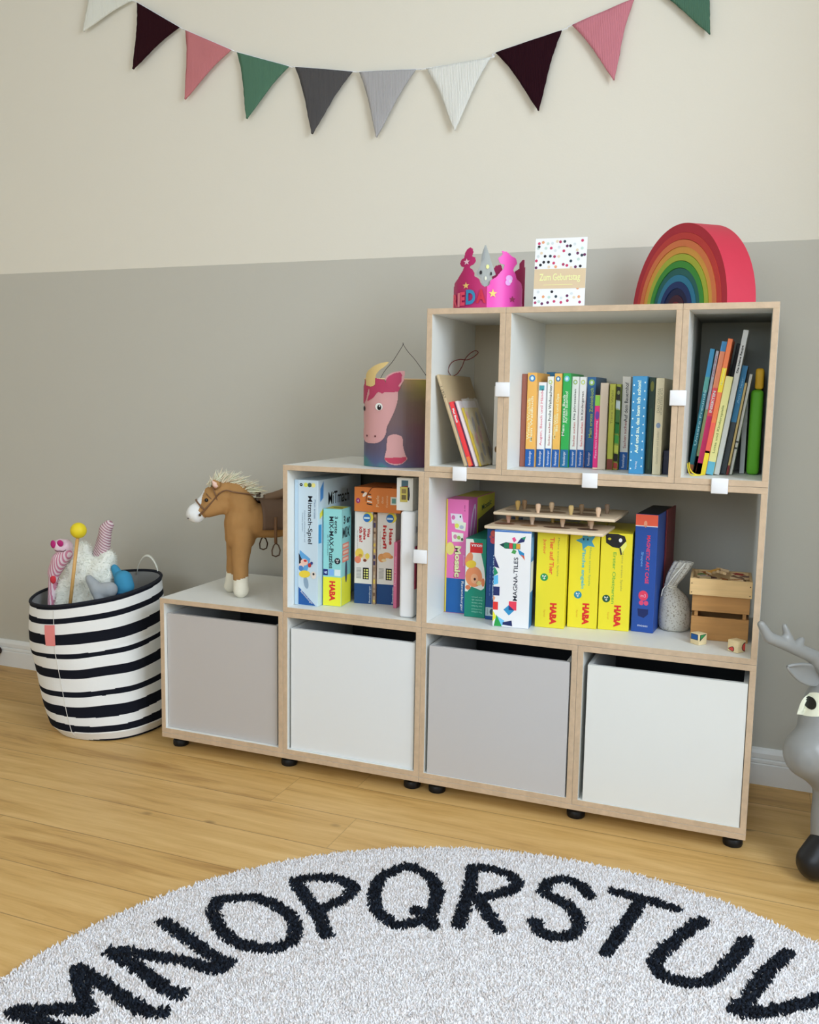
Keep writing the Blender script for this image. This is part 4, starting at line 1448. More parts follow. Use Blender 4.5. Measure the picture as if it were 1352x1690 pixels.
def crate(label, loc, w, d, slats, h, mt, rz, corner):
    t = thing('wooden_crate', label, 'crate', loc, rz, group='stacked wooden crates')
    for (z0, z1) in slats:
        m = MB()
        m.bbox(0.0, w, 0, 0.006, z0, z1, 0.0008, mt)
        m.build('front_slat', t)
        m = MB()
        m.bbox(0.0, w, d - 0.006, d, z0, z1, 0.0008, mt)
        m.build('back_slat', t)
        for x in (0, w - 0.006):
            m = MB()
            m.bbox(x, x + 0.006, 0.0065, d - 0.0065, z0, z1, 0.0008, mt)
            m.build('side_slat', t)
    for x in (0.0065, w - 0.0145):
        for y in (0.0065, d - 0.0145):
            m = MB()
            m.box(x, x + 0.008, y, y + 0.008, 0, h, mt)
            m.build('corner_post', t)
    m = MB()
    m.box(0.0065, w - 0.0065, 0.0065, d - 0.0065, 0, 0.004, mt)
    m.build('bottom_board', t)
    if corner:
        m = MB()
        for x in (0.0045, w - 0.0045):
            for z in (0.006, h - 0.012):
                m.lathe([(0.0013, 0), (0.0013, 0.0006)], pm((46, 34, 24)), n=8, mtx=Matrix.Translation((x, -0.0003, z)) @ Matrix.Rotation(R(90), 4, 'X'))
        m.build('nail', t)
    return t


crate('lower wooden crate with two wide slats standing on the shelf behind the cubes', (1.4275, 0.125, ZA), 0.129, 0.125, [(0.0, 0.0555), (0.0685, 0.1085)], 0.1085, PINE2, R(3), False)
crate('upper pale wooden crate heaped with puzzle pieces on top of the darker crate', (1.4215, 0.112, ZA + 0.1092), 0.1385, 0.13, [(0.0, 0.0395)], 0.0395, PINE, R(3), True)
pc = [(76, 120, 46), (206, 150, 120), (200, 130, 70), (180, 160, 150), (222, 184, 124), (140, 108, 84), (176, 110, 60), (210, 190, 170), (170, 60, 48), (110, 140, 76), (222, 166, 80), (120, 90, 84)]
pn = ['green', 'sand', 'tan', 'grey-beige', 'pale wood', 'brown', 'ochre', 'off-white', 'brick red', 'olive', 'honey', 'dark taupe']
where = ['front left corner', 'front centre', 'front right corner', 'middle left', 'middle', 'middle right', 'back left', 'back centre', 'back right', 'left edge', 'heap top', 'right edge']
posn = [(0.022, 0.022), (0.060, 0.026), (0.105, 0.024), (0.030, 0.055), (0.068, 0.060), (0.104, 0.058), (0.030, 0.098), (0.066, 0.100), (0.104, 0.098), (0.020, 0.078), (0.050, 0.075), (0.118, 0.078)]
for i in range(12):
    m = MB()
    kind = i % 4
    if kind == 0:
        pts = [(0.016 * math.cos(q) * (1.15 if k % 2 else 0.75), 0.013 * math.sin(q) * (1.1 if k % 2 else 0.8)) for k, q in enumerate([2 * math.pi * k / 12 for k in range(12)])]
    elif kind == 1:
        pts = [(-0.016, -0.009), (0.016, -0.009), (0.016, 0.000), (0.004, 0.009), (-0.004, 0.003), (-0.016, 0.009)]
    elif kind == 2:
        pts = [(-0.017, 0), (-0.006, 0.008), (0.010, 0.006), (0.017, 0.011), (0.017, -0.011), (0.010, -0.005), (-0.006, -0.007)]
    else:
        pts = [(0.015 * math.cos(q), 0.012 * math.sin(q)) for q in [math.pi * k / 10 for k in range(11)]]
    m.prism(pts, 0.006, lambda u_, v_, w_: (u_, v_, w_), pm(pc[i], rough=0.6, vary=0.1), side=pm((214, 184, 140)))
    o = m.build('puzzle_piece')
    lift = 0.139 + (0.012 if i in (4, 7, 10) else 0.0) + 0.0015 * (i % 3)
    o.location = (1.4215 + posn[i][0], 0.112 + posn[i][1] + posn[i][0] * 0.05, ZA + lift)
    o.rotation_euler = (R(rr.uniform(-14, 14)), R(rr.uniform(-14, 14)), rr.uniform(0, 6.28))
    tag(o, '%s wooden puzzle piece at the %s of the upper crate' % (pn[i], where[i]), 'puzzle piece', 'wooden puzzle pieces heaped in the upper crate')
# loose filling below the pieces seen on top
m = MB()
for i in range(40):
    x, y = rr.uniform(0.016, 0.122), rr.uniform(0.016, 0.112)
    m.bbox(-0.011, 0.011, -0.008, 0.008, -0.002, 0.002, 0.0006, pm(rr.choice(pc)), seg=1,
           mtx=Matrix.Translation((1.4215 + x, 0.115 + y, ZA + 0.120 + rr.uniform(0, 0.014))) @ Matrix.Rotation(rr.uniform(0, 6), 4, 'Z') @ Matrix.Rotation(rr.uniform(-.3, .3), 4, 'X'))
o = m.build('puzzle_piece_heap')
tag(o, 'jumbled lower layer of small wooden puzzle pieces filling the upper crate', 'puzzle pieces')
o['kind'] = 'stuff'


def cube_toy(label, x, y, s, rz, prints_f, prints_r):
    m = MB()
    m.bbox(-s / 2, s / 2, -s / 2, s / 2, 0, s, 0.0018, wood((226, 202, 158), dark=0.93, scale=(60, 3, 60)))
    o = m.build('picture_block', auto=40)
    o.location = (x, y, ZA)
    o.rotation_euler = (0, 0, rz)
    tag(o, label, 'toy block', 'wooden picture blocks at the front of the shelf')
    a = Art(lambda u_, v_, k: (u_ - s / 2, -s / 2 - 0.00025 * k, v_))
    for p, c, k in prints_f:
        a.poly(p, c, k)
    a.build('front_print', o)
    a = Art(lambda u_, v_, k: (s / 2 + 0.00025 * k, u_ - s / 2, v_))
    for p, c, k in prints_r:
        a.poly(p, c, k)
    a.build('side_print', o)


dk = (30, 34, 36)
cube_toy('wooden block with blue square and green triangle in front of the linen bag', 1.4495, 0.0835, 0.0265, R(-36),
         [([(0.002, 0.0115), (0.0225, 0.0115), (0.0225, 0.0250), (0.002, 0.0250)], dk, 1), ([(0.0032, 0.0127), (0.0213, 0.0127), (0.0213, 0.0238), (0.0032, 0.0238)], (30, 84, 150), 2)],
         [([(0.002, 0.0095), (0.002, 0.0250), (0.0245, 0.0250)], dk, 1), ([(0.004, 0.014), (0.004, 0.0238), (0.0205, 0.0238)], (50, 140, 76), 2)])
seg = [(0.0255 - 0.011 * math.sin(q), 0.0125 + 0.0105 * math.cos(q)) for q in [math.pi * k / 14 for k in range(15)]]
seg2 = [(0.0250 - 0.0088 * math.sin(q), 0.0125 + 0.0085 * math.cos(q)) for q in [math.pi * k / 14 for k in range(15)]]
tear = [(0.0012, 0.0065), (0.010, 0.0120), (0.0150, 0.0135), (0.0185, 0.0110), (0.0190, 0.0060), (0.0170, 0.0020), (0.013, 0.0018), (0.006, 0.0045)]
tear2 = [(0.0035, 0.0067), (0.010, 0.0108), (0.0148, 0.0120), (0.0172, 0.0100), (0.0176, 0.0060), (0.0160, 0.0034), (0.013, 0.0032), (0.007, 0.0054)]
cube_toy('wooden block with red drop and red half circle in front of the crates', 1.5345, 0.0505, 0.0275, R(-38), [(tear, dk, 1), (tear2, (206, 72, 66), 2)], [(seg, dk, 1), (seg2, (206, 72, 66), 2)])

# ------------------------------------------------------------------ books
ZB = Z2 + T + 0.0006


def book(label, x, y, t, h, d, c, tilt=0.0, lean='R', group=None, arts=None, pages=True, name='book', rz=0.0):
    """spine to the front; tilt in degrees about the foot, + leans to the right; x is the left foot of the spine"""
    m = MB()
    cv = pm(c, rough=0.4)
    b_ = min(0.0012, t * 0.18)
    m.bbox(0, t, 0, 0.004, 0, h, b_, cv)
    m.bbox(0, 0.0014, 0.002, d, 0, h, 0.0003, cv, seg=1)
    m.bbox(t - 0.0014, t, 0.002, d, 0, h, 0.0003, cv, seg=1)
    o = m.build(name)
    a = R(tilt)
    z = t * math.sin(a) if tilt > 0 else 0
    o.location = (x, y, ZB + max(0, z) + 0.0002)
    o.rotation_euler = (0, a, rz)
    tag(o, label, 'book', group)
    p = MB()
    p.box(0.0015, t - 0.0015, 0.0042, d - 0.003, 0.002, h - 0.002, pm((226, 220, 204), rough=0.9))
    p.build('pages', o)
    if arts:
        arts(o, t, h)
    return o


GB = 'children\'s picture books in the upright row'


def rav(title, tc, bandc=(24, 84, 150), z1=0.044, v0=0.12, L=0.12, H=None, sub=None, dot=None, box=None):
    def f(o, t, h):
        band(o, t, 0.0006, z1, bandc, word='Ravensburger')
        a = Art(front_F).text(title, t * 0.56, v0, L, H or t * 0.42, tc, 1, 90, 0.01)
        if sub:
            a.text(sub[0], t * sub[4], sub[1], sub[2], t * 0.33, sub[3], 1, 90, 0.01)
        a.build('title_lettering', o)
        if dot:
            Art(front_F).ell(t * 0.5, h - 0.0135, t * 0.33, t * 0.36, dot, 1).ell(t * 0.5, h - 0.0135, t * 0.16, t * 0.2, (206, 226, 236), 2).build('publisher_badge', o)
        if box:
            Art(front_F).rect(t * 0.12, t * 0.8, h - 0.020, h - 0.008, box, 1).build('publisher_badge', o)
    return f


bk = [
    # label, x, y, t, h, depth, colour, art
    ('thin brick-red book at the left end of the upright row', 1.0005, 0.112, 0.0135, 0.2275, 0.16, (150, 92, 76), None),
    ('orange picture book, second from the left in the upright row', 1.0155, 0.107, 0.0236, 0.2305, 0.17, (240, 168, 84), rav('Mein Waldbuch', (252, 226, 190), v0=0.118, L=0.110, H=0.006, sub=('Wieso Weshalb', 0.118, 0.10, (250, 214, 160), 0.25), dot=(70, 130, 180))),
    ('white picture book with pink title beside the orange book', 1.0400, 0.121, 0.0185, 0.2080, 0.12, (232, 230, 226), rav('Augen, Bauch und Hände', (206, 110, 130), v0=0.122, L=0.138, H=0.0075, box=(70, 150, 160))),
    ('white Christmas hidden-picture book, its title in black and red', 1.0600, 0.130, 0.0150, 0.2222, 0.16, (226, 222, 212), rav('Frohe Weihnachten', (36, 34, 36), z1=0.046, v0=0.158, L=0.088, H=0.0070, sub=('Sachen suchen', 0.082, 0.058, (160, 60, 60), 0.56), dot=(180, 190, 110))),
    ('ochre picture book between the Christmas book and the green book', 1.0760, 0.136, 0.0180, 0.2300, 0.16, (222, 172, 84), rav('Bei Oma und Opa', (246, 226, 180), v0=0.135, L=0.092, H=0.0075, sub=('Meine Welt', 0.1, 0.06, (244, 214, 160), 0.22), dot=(50, 110, 160))),
    ('bright green farm picture book near the middle of the upright row', 1.0950, 0.143, 0.0198, 0.2308, 0.16, (44, 160, 74), rav('Auf dem Bauernhof', (206, 236, 196), bandc=(28, 100, 140), v0=0.148, L=0.078, H=0.0070, sub=('Mein erstes Buch', 0.128, 0.10, (220, 244, 214), 0.25), dot=(110, 186, 200))),
    ('white seasons hidden-picture book right of the green book', 1.1155, 0.155, 0.0163, 0.2230, 0.15, (224, 222, 214), rav('Die Jahreszeiten', (44, 42, 44), z1=0.044, v0=0.155, L=0.075, H=0.0068, sub=('Sachen suchen', 0.082, 0.060, (176, 70, 66), 0.56), dot=(160, 180, 110))),
    ('white kindergarten hidden-picture book right of the seasons book', 1.1325, 0.165, 0.0163, 0.2230, 0.15, (226, 224, 216), rav('Im Kindergarten', (44, 42, 44), z1=0.044, v0=0.152, L=0.070, H=0.0068, sub=('Sachen suchen', 0.082, 0.060, (196, 66, 60), 0.56), dot=(190, 200, 120))),
    ('dark blue counting book beside the kindergarten book', 1.1492, 0.176, 0.0212, 0.2228, 0.15, (46, 100, 146), rav('Mein erstes Zahlenbuch', (176, 206, 90), z1=0.042, v0=0.135, L=0.122, H=0.0080, dot=(150, 190, 90))),
]
for (lb, x, y, t, h, d, c, ar) in bk:
    book(lb, x, y, t, h, d, c, arts=ar, group=GB)


def pinkbook(o, t, h):
    Art(front_F).rect(0.0004, t - 0.0004, 0.153, h - 0.0006, (130, 186, 70), 1).ell(t * .5, 0.130, t * 0.35, 0.010, (110, 60, 150), 1).text('Pippa feiert Geburtstag', t * 0.5, 0.072, 0.090, 0.0055, (250, 180, 206), 1, 90, 0.01).rect(0.0004, t - 0.0004, 0.0006, 0.004, (226, 200, 170), 1).build('spine_print', o)


def dots_book(o, t, h):
    a = Art(front_F)
    r_ = random.Random(5)
    for k in range(11):
        a.ell(t * 0.13, 0.012 + k * 0.019, 0.0016, 0.0020, (206, 230, 240), 1, 8).ell(t * 0.87, 0.018 + k * 0.019, 0.0016, 0.0020, (206, 230, 240), 1, 8)
    a.build('dot_print', o)
    Art(front_F).text('Auf und zu, das kann ich schon!', t * 0.5, 0.130, 0.165, 0.0095, (206, 226, 206), 2, 90, 0.03).text('Verlag', t * 0.5, 0.020, 0.018, 0.005, (230, 240, 244), 2, 90).build('title_lettering', o)


def green_multi(o, t, h):
    a = Art(front_F)
    for (z0, z1, c) in ((0.165, 0.200, (44, 44, 36)), (0.145, 0.168, (210, 222, 220)), (0.110, 0.145, (70, 120, 60)), (0.085, 0.115, (34, 120, 52)), (0.062, 0.085, (70, 156, 66)), (0.040, 0.060, (196, 200, 80)), (0.018, 0.040, (30, 26, 24)), (0.001, 0.018, (170, 60, 50))):
        n_ = 7
        a.poly([(0.0006, z0 + 0.002)] + [(0.0006 + (t - 0.0012) * k / n_, z0 + (0.004 if k % 2 else -0.001)) for k in range(1, n_)] + [(t - 0.0006, z0), (t - 0.0006, z1 - 0.002), (0.0006, z1)], c, 1)
    a.ell(t * .5, 0.185, 0.003, 0.005, (150, 160, 100), 2).build('spine_print', o)


book('pink spine book with a green top, low in the middle of the upright row', 1.1780, 0.130, 0.0132, 0.1790, 0.10, (214, 44, 116), arts=pinkbook, group=GB)
book('plain beige cloth-spined book right of the pink spine book', 1.1905, 0.127, 0.0190, 0.2080, 0.12, (198, 180, 158), group=GB)
book('yellow-green book with a brown foot right of the beige cloth book', 1.2120, 0.130, 0.0140, 0.2055, 0.12, (176, 176, 66), group=GB,
     arts=lambda o, t, h: Art(front_F).rect(0.0004, t - 0.0004, 0.001, 0.026, (120, 56, 44), 1).text('Tiere im Wald', t * 0.5, 0.15, 0.08, 0.005, (120, 120, 50), 1, 90).build('spine_print', o))
book('jungle-patterned green book left of the second farm book', 1.2265, 0.137, 0.0110, 0.2055, 0.12, (160, 166, 56), arts=green_multi, group=GB)
book('white farm hidden-picture book between the green books and the dotted blue book', 1.2385, 0.150, 0.0195, 0.2240, 0.13, (214, 208, 196), group=GB,
     arts=rav('Auf dem Bauernhof', (50, 48, 48), z1=0.043, v0=0.163, L=0.094, H=0.0085, sub=('Sachen suchen', 0.085, 0.065, (150, 66, 60), 0.56)))
book('thick blue book with white dots, pulled forward in the upright row', 1.2775, 0.040, 0.0325, 0.2222, 0.16, (58, 132, 176), arts=dots_book, group=GB)
book('dark green book in shadow right of the dotted blue book', 1.3112, 0.066, 0.0150, 0.2200, 0.15, (40, 62, 48), group=GB,
     arts=lambda o, t, h: Art(front_F).ell(t * .5, h - 0.02, 0.004, 0.012, (130, 130, 60), 1).rect(t * .35, t * .65, 0.01, h - 0.07, (58, 84, 60), 1).build('spine_print', o))
book('cream book with faded grey title at the right end of the upright row', 1.3300, 0.040, 0.0185, 0.2182, 0.20, (206, 196, 164), group=GB,
     arts=lambda o, t, h: Art(front_F).text('DAS GROSSE', t * 0.42, 0.168, 0.055, 0.006, (150, 146, 120), 1, 90).text('VORLESEBUCH', t * 0.75, 0.165, 0.06, 0.005, (150, 146, 120), 1, 90).ell(t * .5, 0.112, 0.005, 0.006, (130, 146, 170), 1).text('Geschichten und Lieder', t * 0.5, 0.062, 0.075, 0.005, (160, 156, 130), 1, 90).build('spine_print', o))
o = carton('notebook', 'dark navy notebook low behind the cream book', 'notebook', (1.3505, 0.065, ZB), 0.0165, 0.19, 0.055, (30, 32, 56))
o = carton('book', 'tall blue book standing deeper behind the white pink-titled book', 'book', (1.0300, 0.245, ZB), 0.0240, 0.095, 0.236, (40, 104, 140), group=GB)

# slanting books in the dark box
GS = 'books leaning to the right in the dark box'


def spine(title=None, tc=(230, 230, 230), v=0.14, L=0.1, H=0.005, rects=(), rot=90, bold=0.01):
    def f(o, t, h):
        a = Art(front_F)
        for (z0, z1, c) in rects:
            a.rect(0.0003, t - 0.0003, z0, min(z1, h - 0.0004), c, 1)
        if title:
            a.text(title, t * 0.5, v, L, min(H, t * 0.6), tc, 2, rot, bold)
        a.build('spine_print', o)
    return f


book('teal-blue book, leftmost of the slanting books', 1.4005, 0.140, 0.0108, 0.2900, 0.16, (44, 120, 134), 7.0, arts=spine('Unsere Freunde', (160, 206, 214), 0.13, 0.13, 0.005, [(0.225, 0.29, (60, 140, 180)), (0.19, 0.225, (90, 160, 150)), (0.0, 0.02, (170, 110, 70))]), group=GS)
book('white-topped book with a pale green lower spine beside the teal book', 1.4120, 0.148, 0.0070, 0.2860, 0.16, (206, 212, 224), 7.2, arts=spine('Zauber Welt', (206, 130, 150), 0.25, 0.05, 0.004, [(0.0, 0.15, (178, 196, 140)), (0.0, 0.04, (214, 150, 170))]), group=GS)
book('coral and pink book with white capitals among the slanting books', 1.4195, 0.120, 0.0118, 0.3060, 0.095, (232, 140, 100), 7.9, arts=spine('INSEKTEN', (246, 230, 230), 0.168, 0.050, 0.0060, [(0.0, 0.135, (200, 48, 104)), (0.135, 0.20, (226, 84, 88)), (0.283, 0.306, (70, 140, 190)), (0.0, 0.025, (176, 30, 90))], bold=0.04), group=GS)
book('orange and yellow book with the yellow label among the slanting books', 1.4320, 0.105, 0.0105, 0.3110, 0.108, (226, 116, 66), 8.0, arts=spine('Maerchen', (250, 230, 150), 0.225, 0.036, 0.0035, [(0.19, 0.245, (238, 196, 50)), (0.05, 0.12, (224, 92, 74)), (0.0, 0.055, (240, 196, 46))]), group=GS)
book('pale yellow children\'s book with a blue foot in front of a black cover', 1.443, 0.108, 0.0165, 0.2260, 0.104, (218, 212, 140), 8.0, arts=spine('Lotta und Kinderspiele', (120, 130, 70), 0.105, 0.110, 0.0065, [(0.0, 0.030, (96, 170, 190))]), group=GS)
book('tall black book standing deeper behind the pale yellow book', 1.447, 0.222, 0.0200, 0.3050, 0.10, (20, 20, 22), 8.0, group=GS)
book('tall white narrow book with black title, highest of the slanting books', 1.4602, 0.116, 0.0118, 0.3310, 0.1, (206, 208, 204), 8.0, arts=spine('Die kleine Raupe', (30, 30, 32), 0.265, 0.062, 0.0055, [], bold=0.03), group=GS)
book('blue-topped book with a dark grey lower half', 1.473, 0.140, 0.0122, 0.2520, 0.07, (64, 72, 78), 8.0, arts=spine('Am Meer', (150, 196, 220), 0.195, 0.06, 0.004, [(0.122, 0.252, (62, 132, 176))]), group=GS)
book('thin tan booklet between the blue-topped book and the white one', 1.4862, 0.135, 0.0050, 0.2130, 0.06, (196, 172, 112), 7.9, arts=spine(None, rects=[(0.0, 0.022, (120, 30, 40))]), group=GS)
book('thin white ring-bound book right of the tan booklet', 1.4925, 0.143, 0.0062, 0.2330, 0.05, (200, 200, 190), 7.9, group=GS, arts=spine(None, rects=[(0.06, 0.064, (70, 70, 70)), (0.075, 0.079, (70, 70, 70))]))
book('light grey thick cardboard book left of the green case', 1.5128, 0.198, 0.0110, 0.1930, 0.12, (190, 190, 192), 0, group=GS)

m = MB()
m.bbox(0, 0.0275, 0, 0.15, 0, 0.197, 0.009, pm((96, 172, 40), rough=0.55), seg=4)
o = m.build('toy_case', auto=50)
o.location = (1.5285, 0.170, ZB)
tag(o, 'bright green soft case with a yellow top at the right end of the dark box', 'case')
m = MB()
m.bbox(0.0075, 0.0262, 0.004, 0.13, 0.1972, 0.246, 0.006, pm((226, 172, 44), rough=0.55), seg=3)
m.build('yellow_top', o, label='yellow upper section', auto=50)
m = MB()
m.tube(curve_pts([(1.4055, 0.105, 0.878), (1.4085, 0.085, 0.868), (1.4160, 0.075, 0.858), (1.426, 0.078, 0.8528), (1.434, 0.085, 0.8528), (1.440, 0.095, 0.853)], 6), 0.0016, pm((240, 196, 50)), n=6)
m.tube(curve_pts([(1.4020, 0.105, 0.876), (1.4060, 0.082, 0.864), (1.4130, 0.066, 0.8535), (1.424, 0.064, 0.8528), (1.434, 0.072, 0.8528)], 6), 0.0014, pm((240, 206, 60)), n=6)
o = m.build('ribbon', smooth=True)
tag(o, 'yellow cord trailing out at the foot of the slanting books', 'cord')

# leaning things in the narrow left box
GL = 'things leaning to the left in the narrow box'


def leaner(name, label, x, y, t, h, d, c, tilt, cat='book', arts=None, bev=0.0006, rough=0.5):
    m = MB()
    m.bbox(0, t, 0, d, 0, h, min(bev, t * 0.3), pm(c, rough=rough), seg=3)
    o = m.build(name, auto=50)
    o.location = (x, y, ZB + 0.0002)
    o.rotation_euler = (0, R(tilt), 0)
    tag(o, label, cat, GL)
    if arts:
        arts(o, t, h)
    return o


o = leaner('kraft_folder', 'kraft brown rounded folder with a dark red cord leaning in the narrow left box', 0.8850, 0.024, 0.0075, 0.234, 0.25, (186, 164, 128), -19.4, 'folder', bev=0.0040,
           arts=lambda o, t, h: Art(front_F).text('1 1957', t * 0.6, h - 0.045, 0.030, 0.007, (90, 76, 56), 1, -90).build('stamp', o))
m = MB()
m.tube(curve_pts([(0.004, 0.10, 0.233), (0.002, 0.10, 0.250), (0.014, 0.11, 0.266), (0.032, 0.12, 0.268), (0.048, 0.13, 0.262), (0.062, 0.14, 0.264), (0.076, 0.15, 0.272), (0.070, 0.15, 0.280), (0.054, 0.145, 0.276), (0.040, 0.14, 0.266), (0.030, 0.13, 0.250), (0.016, 0.12, 0.236), (0.004, 0.11, 0.232)], 7), 0.0011, pm((96, 24, 22)), n=6)
m.build('cord', o, smooth=True, label='dark red elastic cord')
leaner('booklet', 'thin blue-grey booklet leaning left of the red one', 0.8933, 0.030, 0.0020, 0.160, 0.14, (110, 150, 170), -19.4, 'booklet')
leaner('booklet', 'red booklet with white lettering leaning in the narrow left box', 0.8957, 0.028, 0.0098, 0.164, 0.14, (224, 58, 62), -19.5, 'booklet',
       arts=lambda o, t, h: Art(front_F).text('Pixi Buch', t * 0.55, h - 0.035, 0.036, 0.005, (250, 236, 236), 1, -90, 0.04).rect(0.001, t - 0.001, 0.002, 0.024, (240, 120, 60), 1).build('spine_print', o))
leaner('booklet', 'thin plum-coloured booklet right of the red booklet', 0.9063, 0.034, 0.0030, 0.164, 0.14, (84, 40, 66), -19.5, 'booklet')
leaner('booklet', 'thin white booklet in front of the patterned bag', 0.9098, 0.036, 0.0060, 0.167, 0.14, (220, 208, 208), -19.6, 'booklet')


def bagart(o, t, h):
    a = Art(right_F(t))
    for (u_, v_, ru, rv, c, rt) in ((0.014, 0.130, 0.008, 0.012, (196, 84, 40), 0.5), (0.040, 0.105, 0.010, 0.022, (60, 44, 30), -0.3), (0.030, 0.070, 0.010, 0.022, (202, 88, 34), -0.3), (0.07, 0.08, 0.010, 0.024, (176, 80, 40), -0.3),
                                    (0.060, 0.040, 0.010, 0.018, (56, 46, 40), -0.3), (0.030, 0.020, 0.010, 0.014, (110, 90, 40), -0.3), (0.085, 0.12, 0.010, 0.02, (50, 56, 36), -0.3), (0.1, 0.03, 0.01, 0.018, (80, 50, 36), -0.3)):
        a.ell(u_, v_, ru, rv, c, 1, rot=rt)
    a.build('leaf_pattern', o)


leaner('patterned_pouch', 'clear-wrapped yellow pouch with orange and black leaf pattern', 0.9172, 0.045, 0.006, 0.150, 0.12, (196, 170, 60), -19.6, 'pouch', arts=bagart, bev=0.002)
m = MB()
vs, fs = [], []
nx_, ny_ = 16, 26
for i in range(nx_ + 1):
    for k in range(ny_ + 1):
        u_, v_ = i / nx_, k / ny_
        p = Vector((0.008 + 0.0032 * noise.noise(Vector((u_ * 6, v_ * 9, 1.7))), -0.004 + 0.135 * u_, -0.001 + 0.172 * v_ + 0.006 * noise.noise(Vector((u_ * 9, 3, 2)))))
        vs.append(p)
for i in range(nx_):
    for k in range(ny_):
        a_ = i * (ny_ + 1) + k
        fs.append((a_, a_ + ny_ + 1, a_ + ny_ + 2, a_ + 1))
pl = bpy.data.materials.new('clear_film')
pl.use_nodes = True
bs = pl.node_tree.nodes['Principled BSDF']
bs.inputs['Base Color'].default_value = (0.9, 0.88, 0.86, 1)
bs.inputs['Roughness'].default_value = 0.12
bs.inputs['Alpha'].default_value = 0.24
m.add(vs, fs, pl)
o = m.build('clear_film', smooth=True)
sd = o.modifiers.new('thickness', 'SOLIDIFY')
sd.thickness = 0.0002
o.location = (0.9185, 0.043, ZB + 0.002)
o.rotation_euler = (0, R(-19.6), 0)
tag(o, 'crinkled clear plastic wrapper around the leaf-patterned pouch', 'wrapper')

o = carton('white_carton', 'tall off-white box with an open flap at the right side of the narrow box', 'box', (0.9282, 0.120, ZB), 0.0425, 0.20, 0.198, (206, 200, 188))
m = MB()
m.add([(0.0, 0.002, 0.198), (0.0420, 0.002, 0.198), (0.042, 0.05, 0.222), (0.004, 0.06, 0.214)], [(0, 1, 2, 3)], pm((70, 54, 44)))
fl = m.build('flap', o, label='dark brown flap')
sd = fl.modifiers.new('thickness', 'SOLIDIFY')
sd.thickness = 0.0008
Art(front_F).ell(0.009, 0.040, 0.004, 0.008, (110, 84, 50), 1).rect(0.010, 0.0125, 0.03, 0.06, (150, 126, 90), 1).build('print', o)

# ------------------------------------------------------------------ toy pony
HX = thing('toy_pony', 'standing plush toy pony, tan with white blaze and mane, on the low left cube', 'toy horse', (0.17, 0.14, Z1 + 0.0004))


def hl(p):
    return (p[0] - 0.17, p[1] - 0.14, p[2] - Z1)


def hc(p, r, q, s_):
    return (hl(p), r, hl(q), s_)


caps = [
    hc((0.183, 0.138, 0.655), 0.050, (0.182, 0.135, 0.615), 0.045),   # chest
    hc((0.190, 0.150, 0.660), 0.052, (0.245, 0.200, 0.655), 0.050),   # barrel
    hc((0.245, 0.200, 0.655), 0.050, (0.300, 0.262, 0.662), 0.052),   # rump
    hc((0.185, 0.146, 0.690), 0.045, (0.164, 0.146, 0.730), 0.036),   # neck
    hc((0.160, 0.146, 0.738), 0.030, (0.128, 0.134, 0.742), 0.030),
    hc((0.130, 0.132, 0.732), 0.036, (0.100, 0.118, 0.714), 0.033),   # head
    hc((0.094, 0.106, 0.690), 0.024, (0.135, 0.124, 0.704), 0.027),
    hc((0.096, 0.120, 0.728), 0.027, (0.075, 0.106, 0.700), 0.023),
    hc((0.075, 0.106, 0.690), 0.025, (0.058, 0.096, 0.677), 0.0280),  # muzzle
    hc((0.196, 0.120, 0.620), 0.034, (0.194, 0.114, 0.540), 0.0235),  # near fore leg
    hc((0.194, 0.114, 0.540), 0.0235, (0.198, 0.110, 0.475), 0.0215),
    hc((0.198, 0.110, 0.480), 0.022, (0.201, 0.106, 0.4645), 0.0225),
    hc((0.160, 0.150, 0.620), 0.032, (0.150, 0.150, 0.540), 0.0215),  # far fore leg
    hc((0.150, 0.150, 0.540), 0.0215, (0.142, 0.152, 0.475), 0.0195),
    hc((0.142, 0.152, 0.480), 0.020, (0.137, 0.153, 0.4635), 0.0205),
    hc((0.320, 0.240, 0.640), 0.036, (0.338, 0.235, 0.560), 0.022),   # hind legs, bent at the hock
    hc((0.338, 0.235, 0.560), 0.022, (0.333, 0.240, 0.4640), 0.0195),
    hc((0.282, 0.288, 0.640), 0.036, (0.285, 0.300, 0.560), 0.022),
    hc((0.285, 0.300, 0.560), 0.022, (0.280, 0.300, 0.4640), 0.0195),
]
TAN = pm((168, 126, 78), rough=0.95, spec=0.1, bump=(900, 0.6), vary=0.12)
CREAM = pm((226, 216, 196), rough=0.95, spec=0.1, bump=(900, 0.6), vary=0.05)
PINKM = pm((236, 226, 220), rough=0.95, spec=0.1, bump=(900, 0.5), vary=0.04)


def pony_rule(c):
    x, y, z = c.x + 0.17, c.y + 0.14, c.z + Z1
    if z < 0.5 + 0.006 * math.sin(x * 60):
        return 1
    # muzzle and blaze
    d = Vector((x - 0.055, y - 0.094, z - 0.674)).length
    if d < 0.032:
        return 2
    if z > 0.69 and x < 0.105 and ((x - 0.083) * -0.55 + (y - 0.116) * -0.25 + (z - 0.735) * 0.15) > 0.004:
        return 2
    return 0


blob('body', caps, 0.0034, [TAN, CREAM, PINKM], HX, pony_rule, smooth=6, noise_amp=0.0012)


def tuft(name, items, mats, parent, label=None):
    """locks of hair: items (root, tip, width)"""
    m = MB()
    for i, (p, q, wd) in enumerate(items):
        p, q = Vector(p), Vector(q)
        mid = p.lerp(q, 0.5) + Vector((rr.uniform(-1, 1), rr.uniform(-1, 1), rr.uniform(-.5, 1))) * (p - q).length * 0.12
        m.tube(curve_pts([tuple(p), tuple(mid), tuple(q)], 4), [wd, wd, wd * 0.95, wd * 0.9, wd * 0.8, wd * 0.65, wd * 0.5, wd * 0.3, wd * 0.08], mats[i % len(mats)], n=5)
    return m.build(name, parent, smooth=True, label=label)


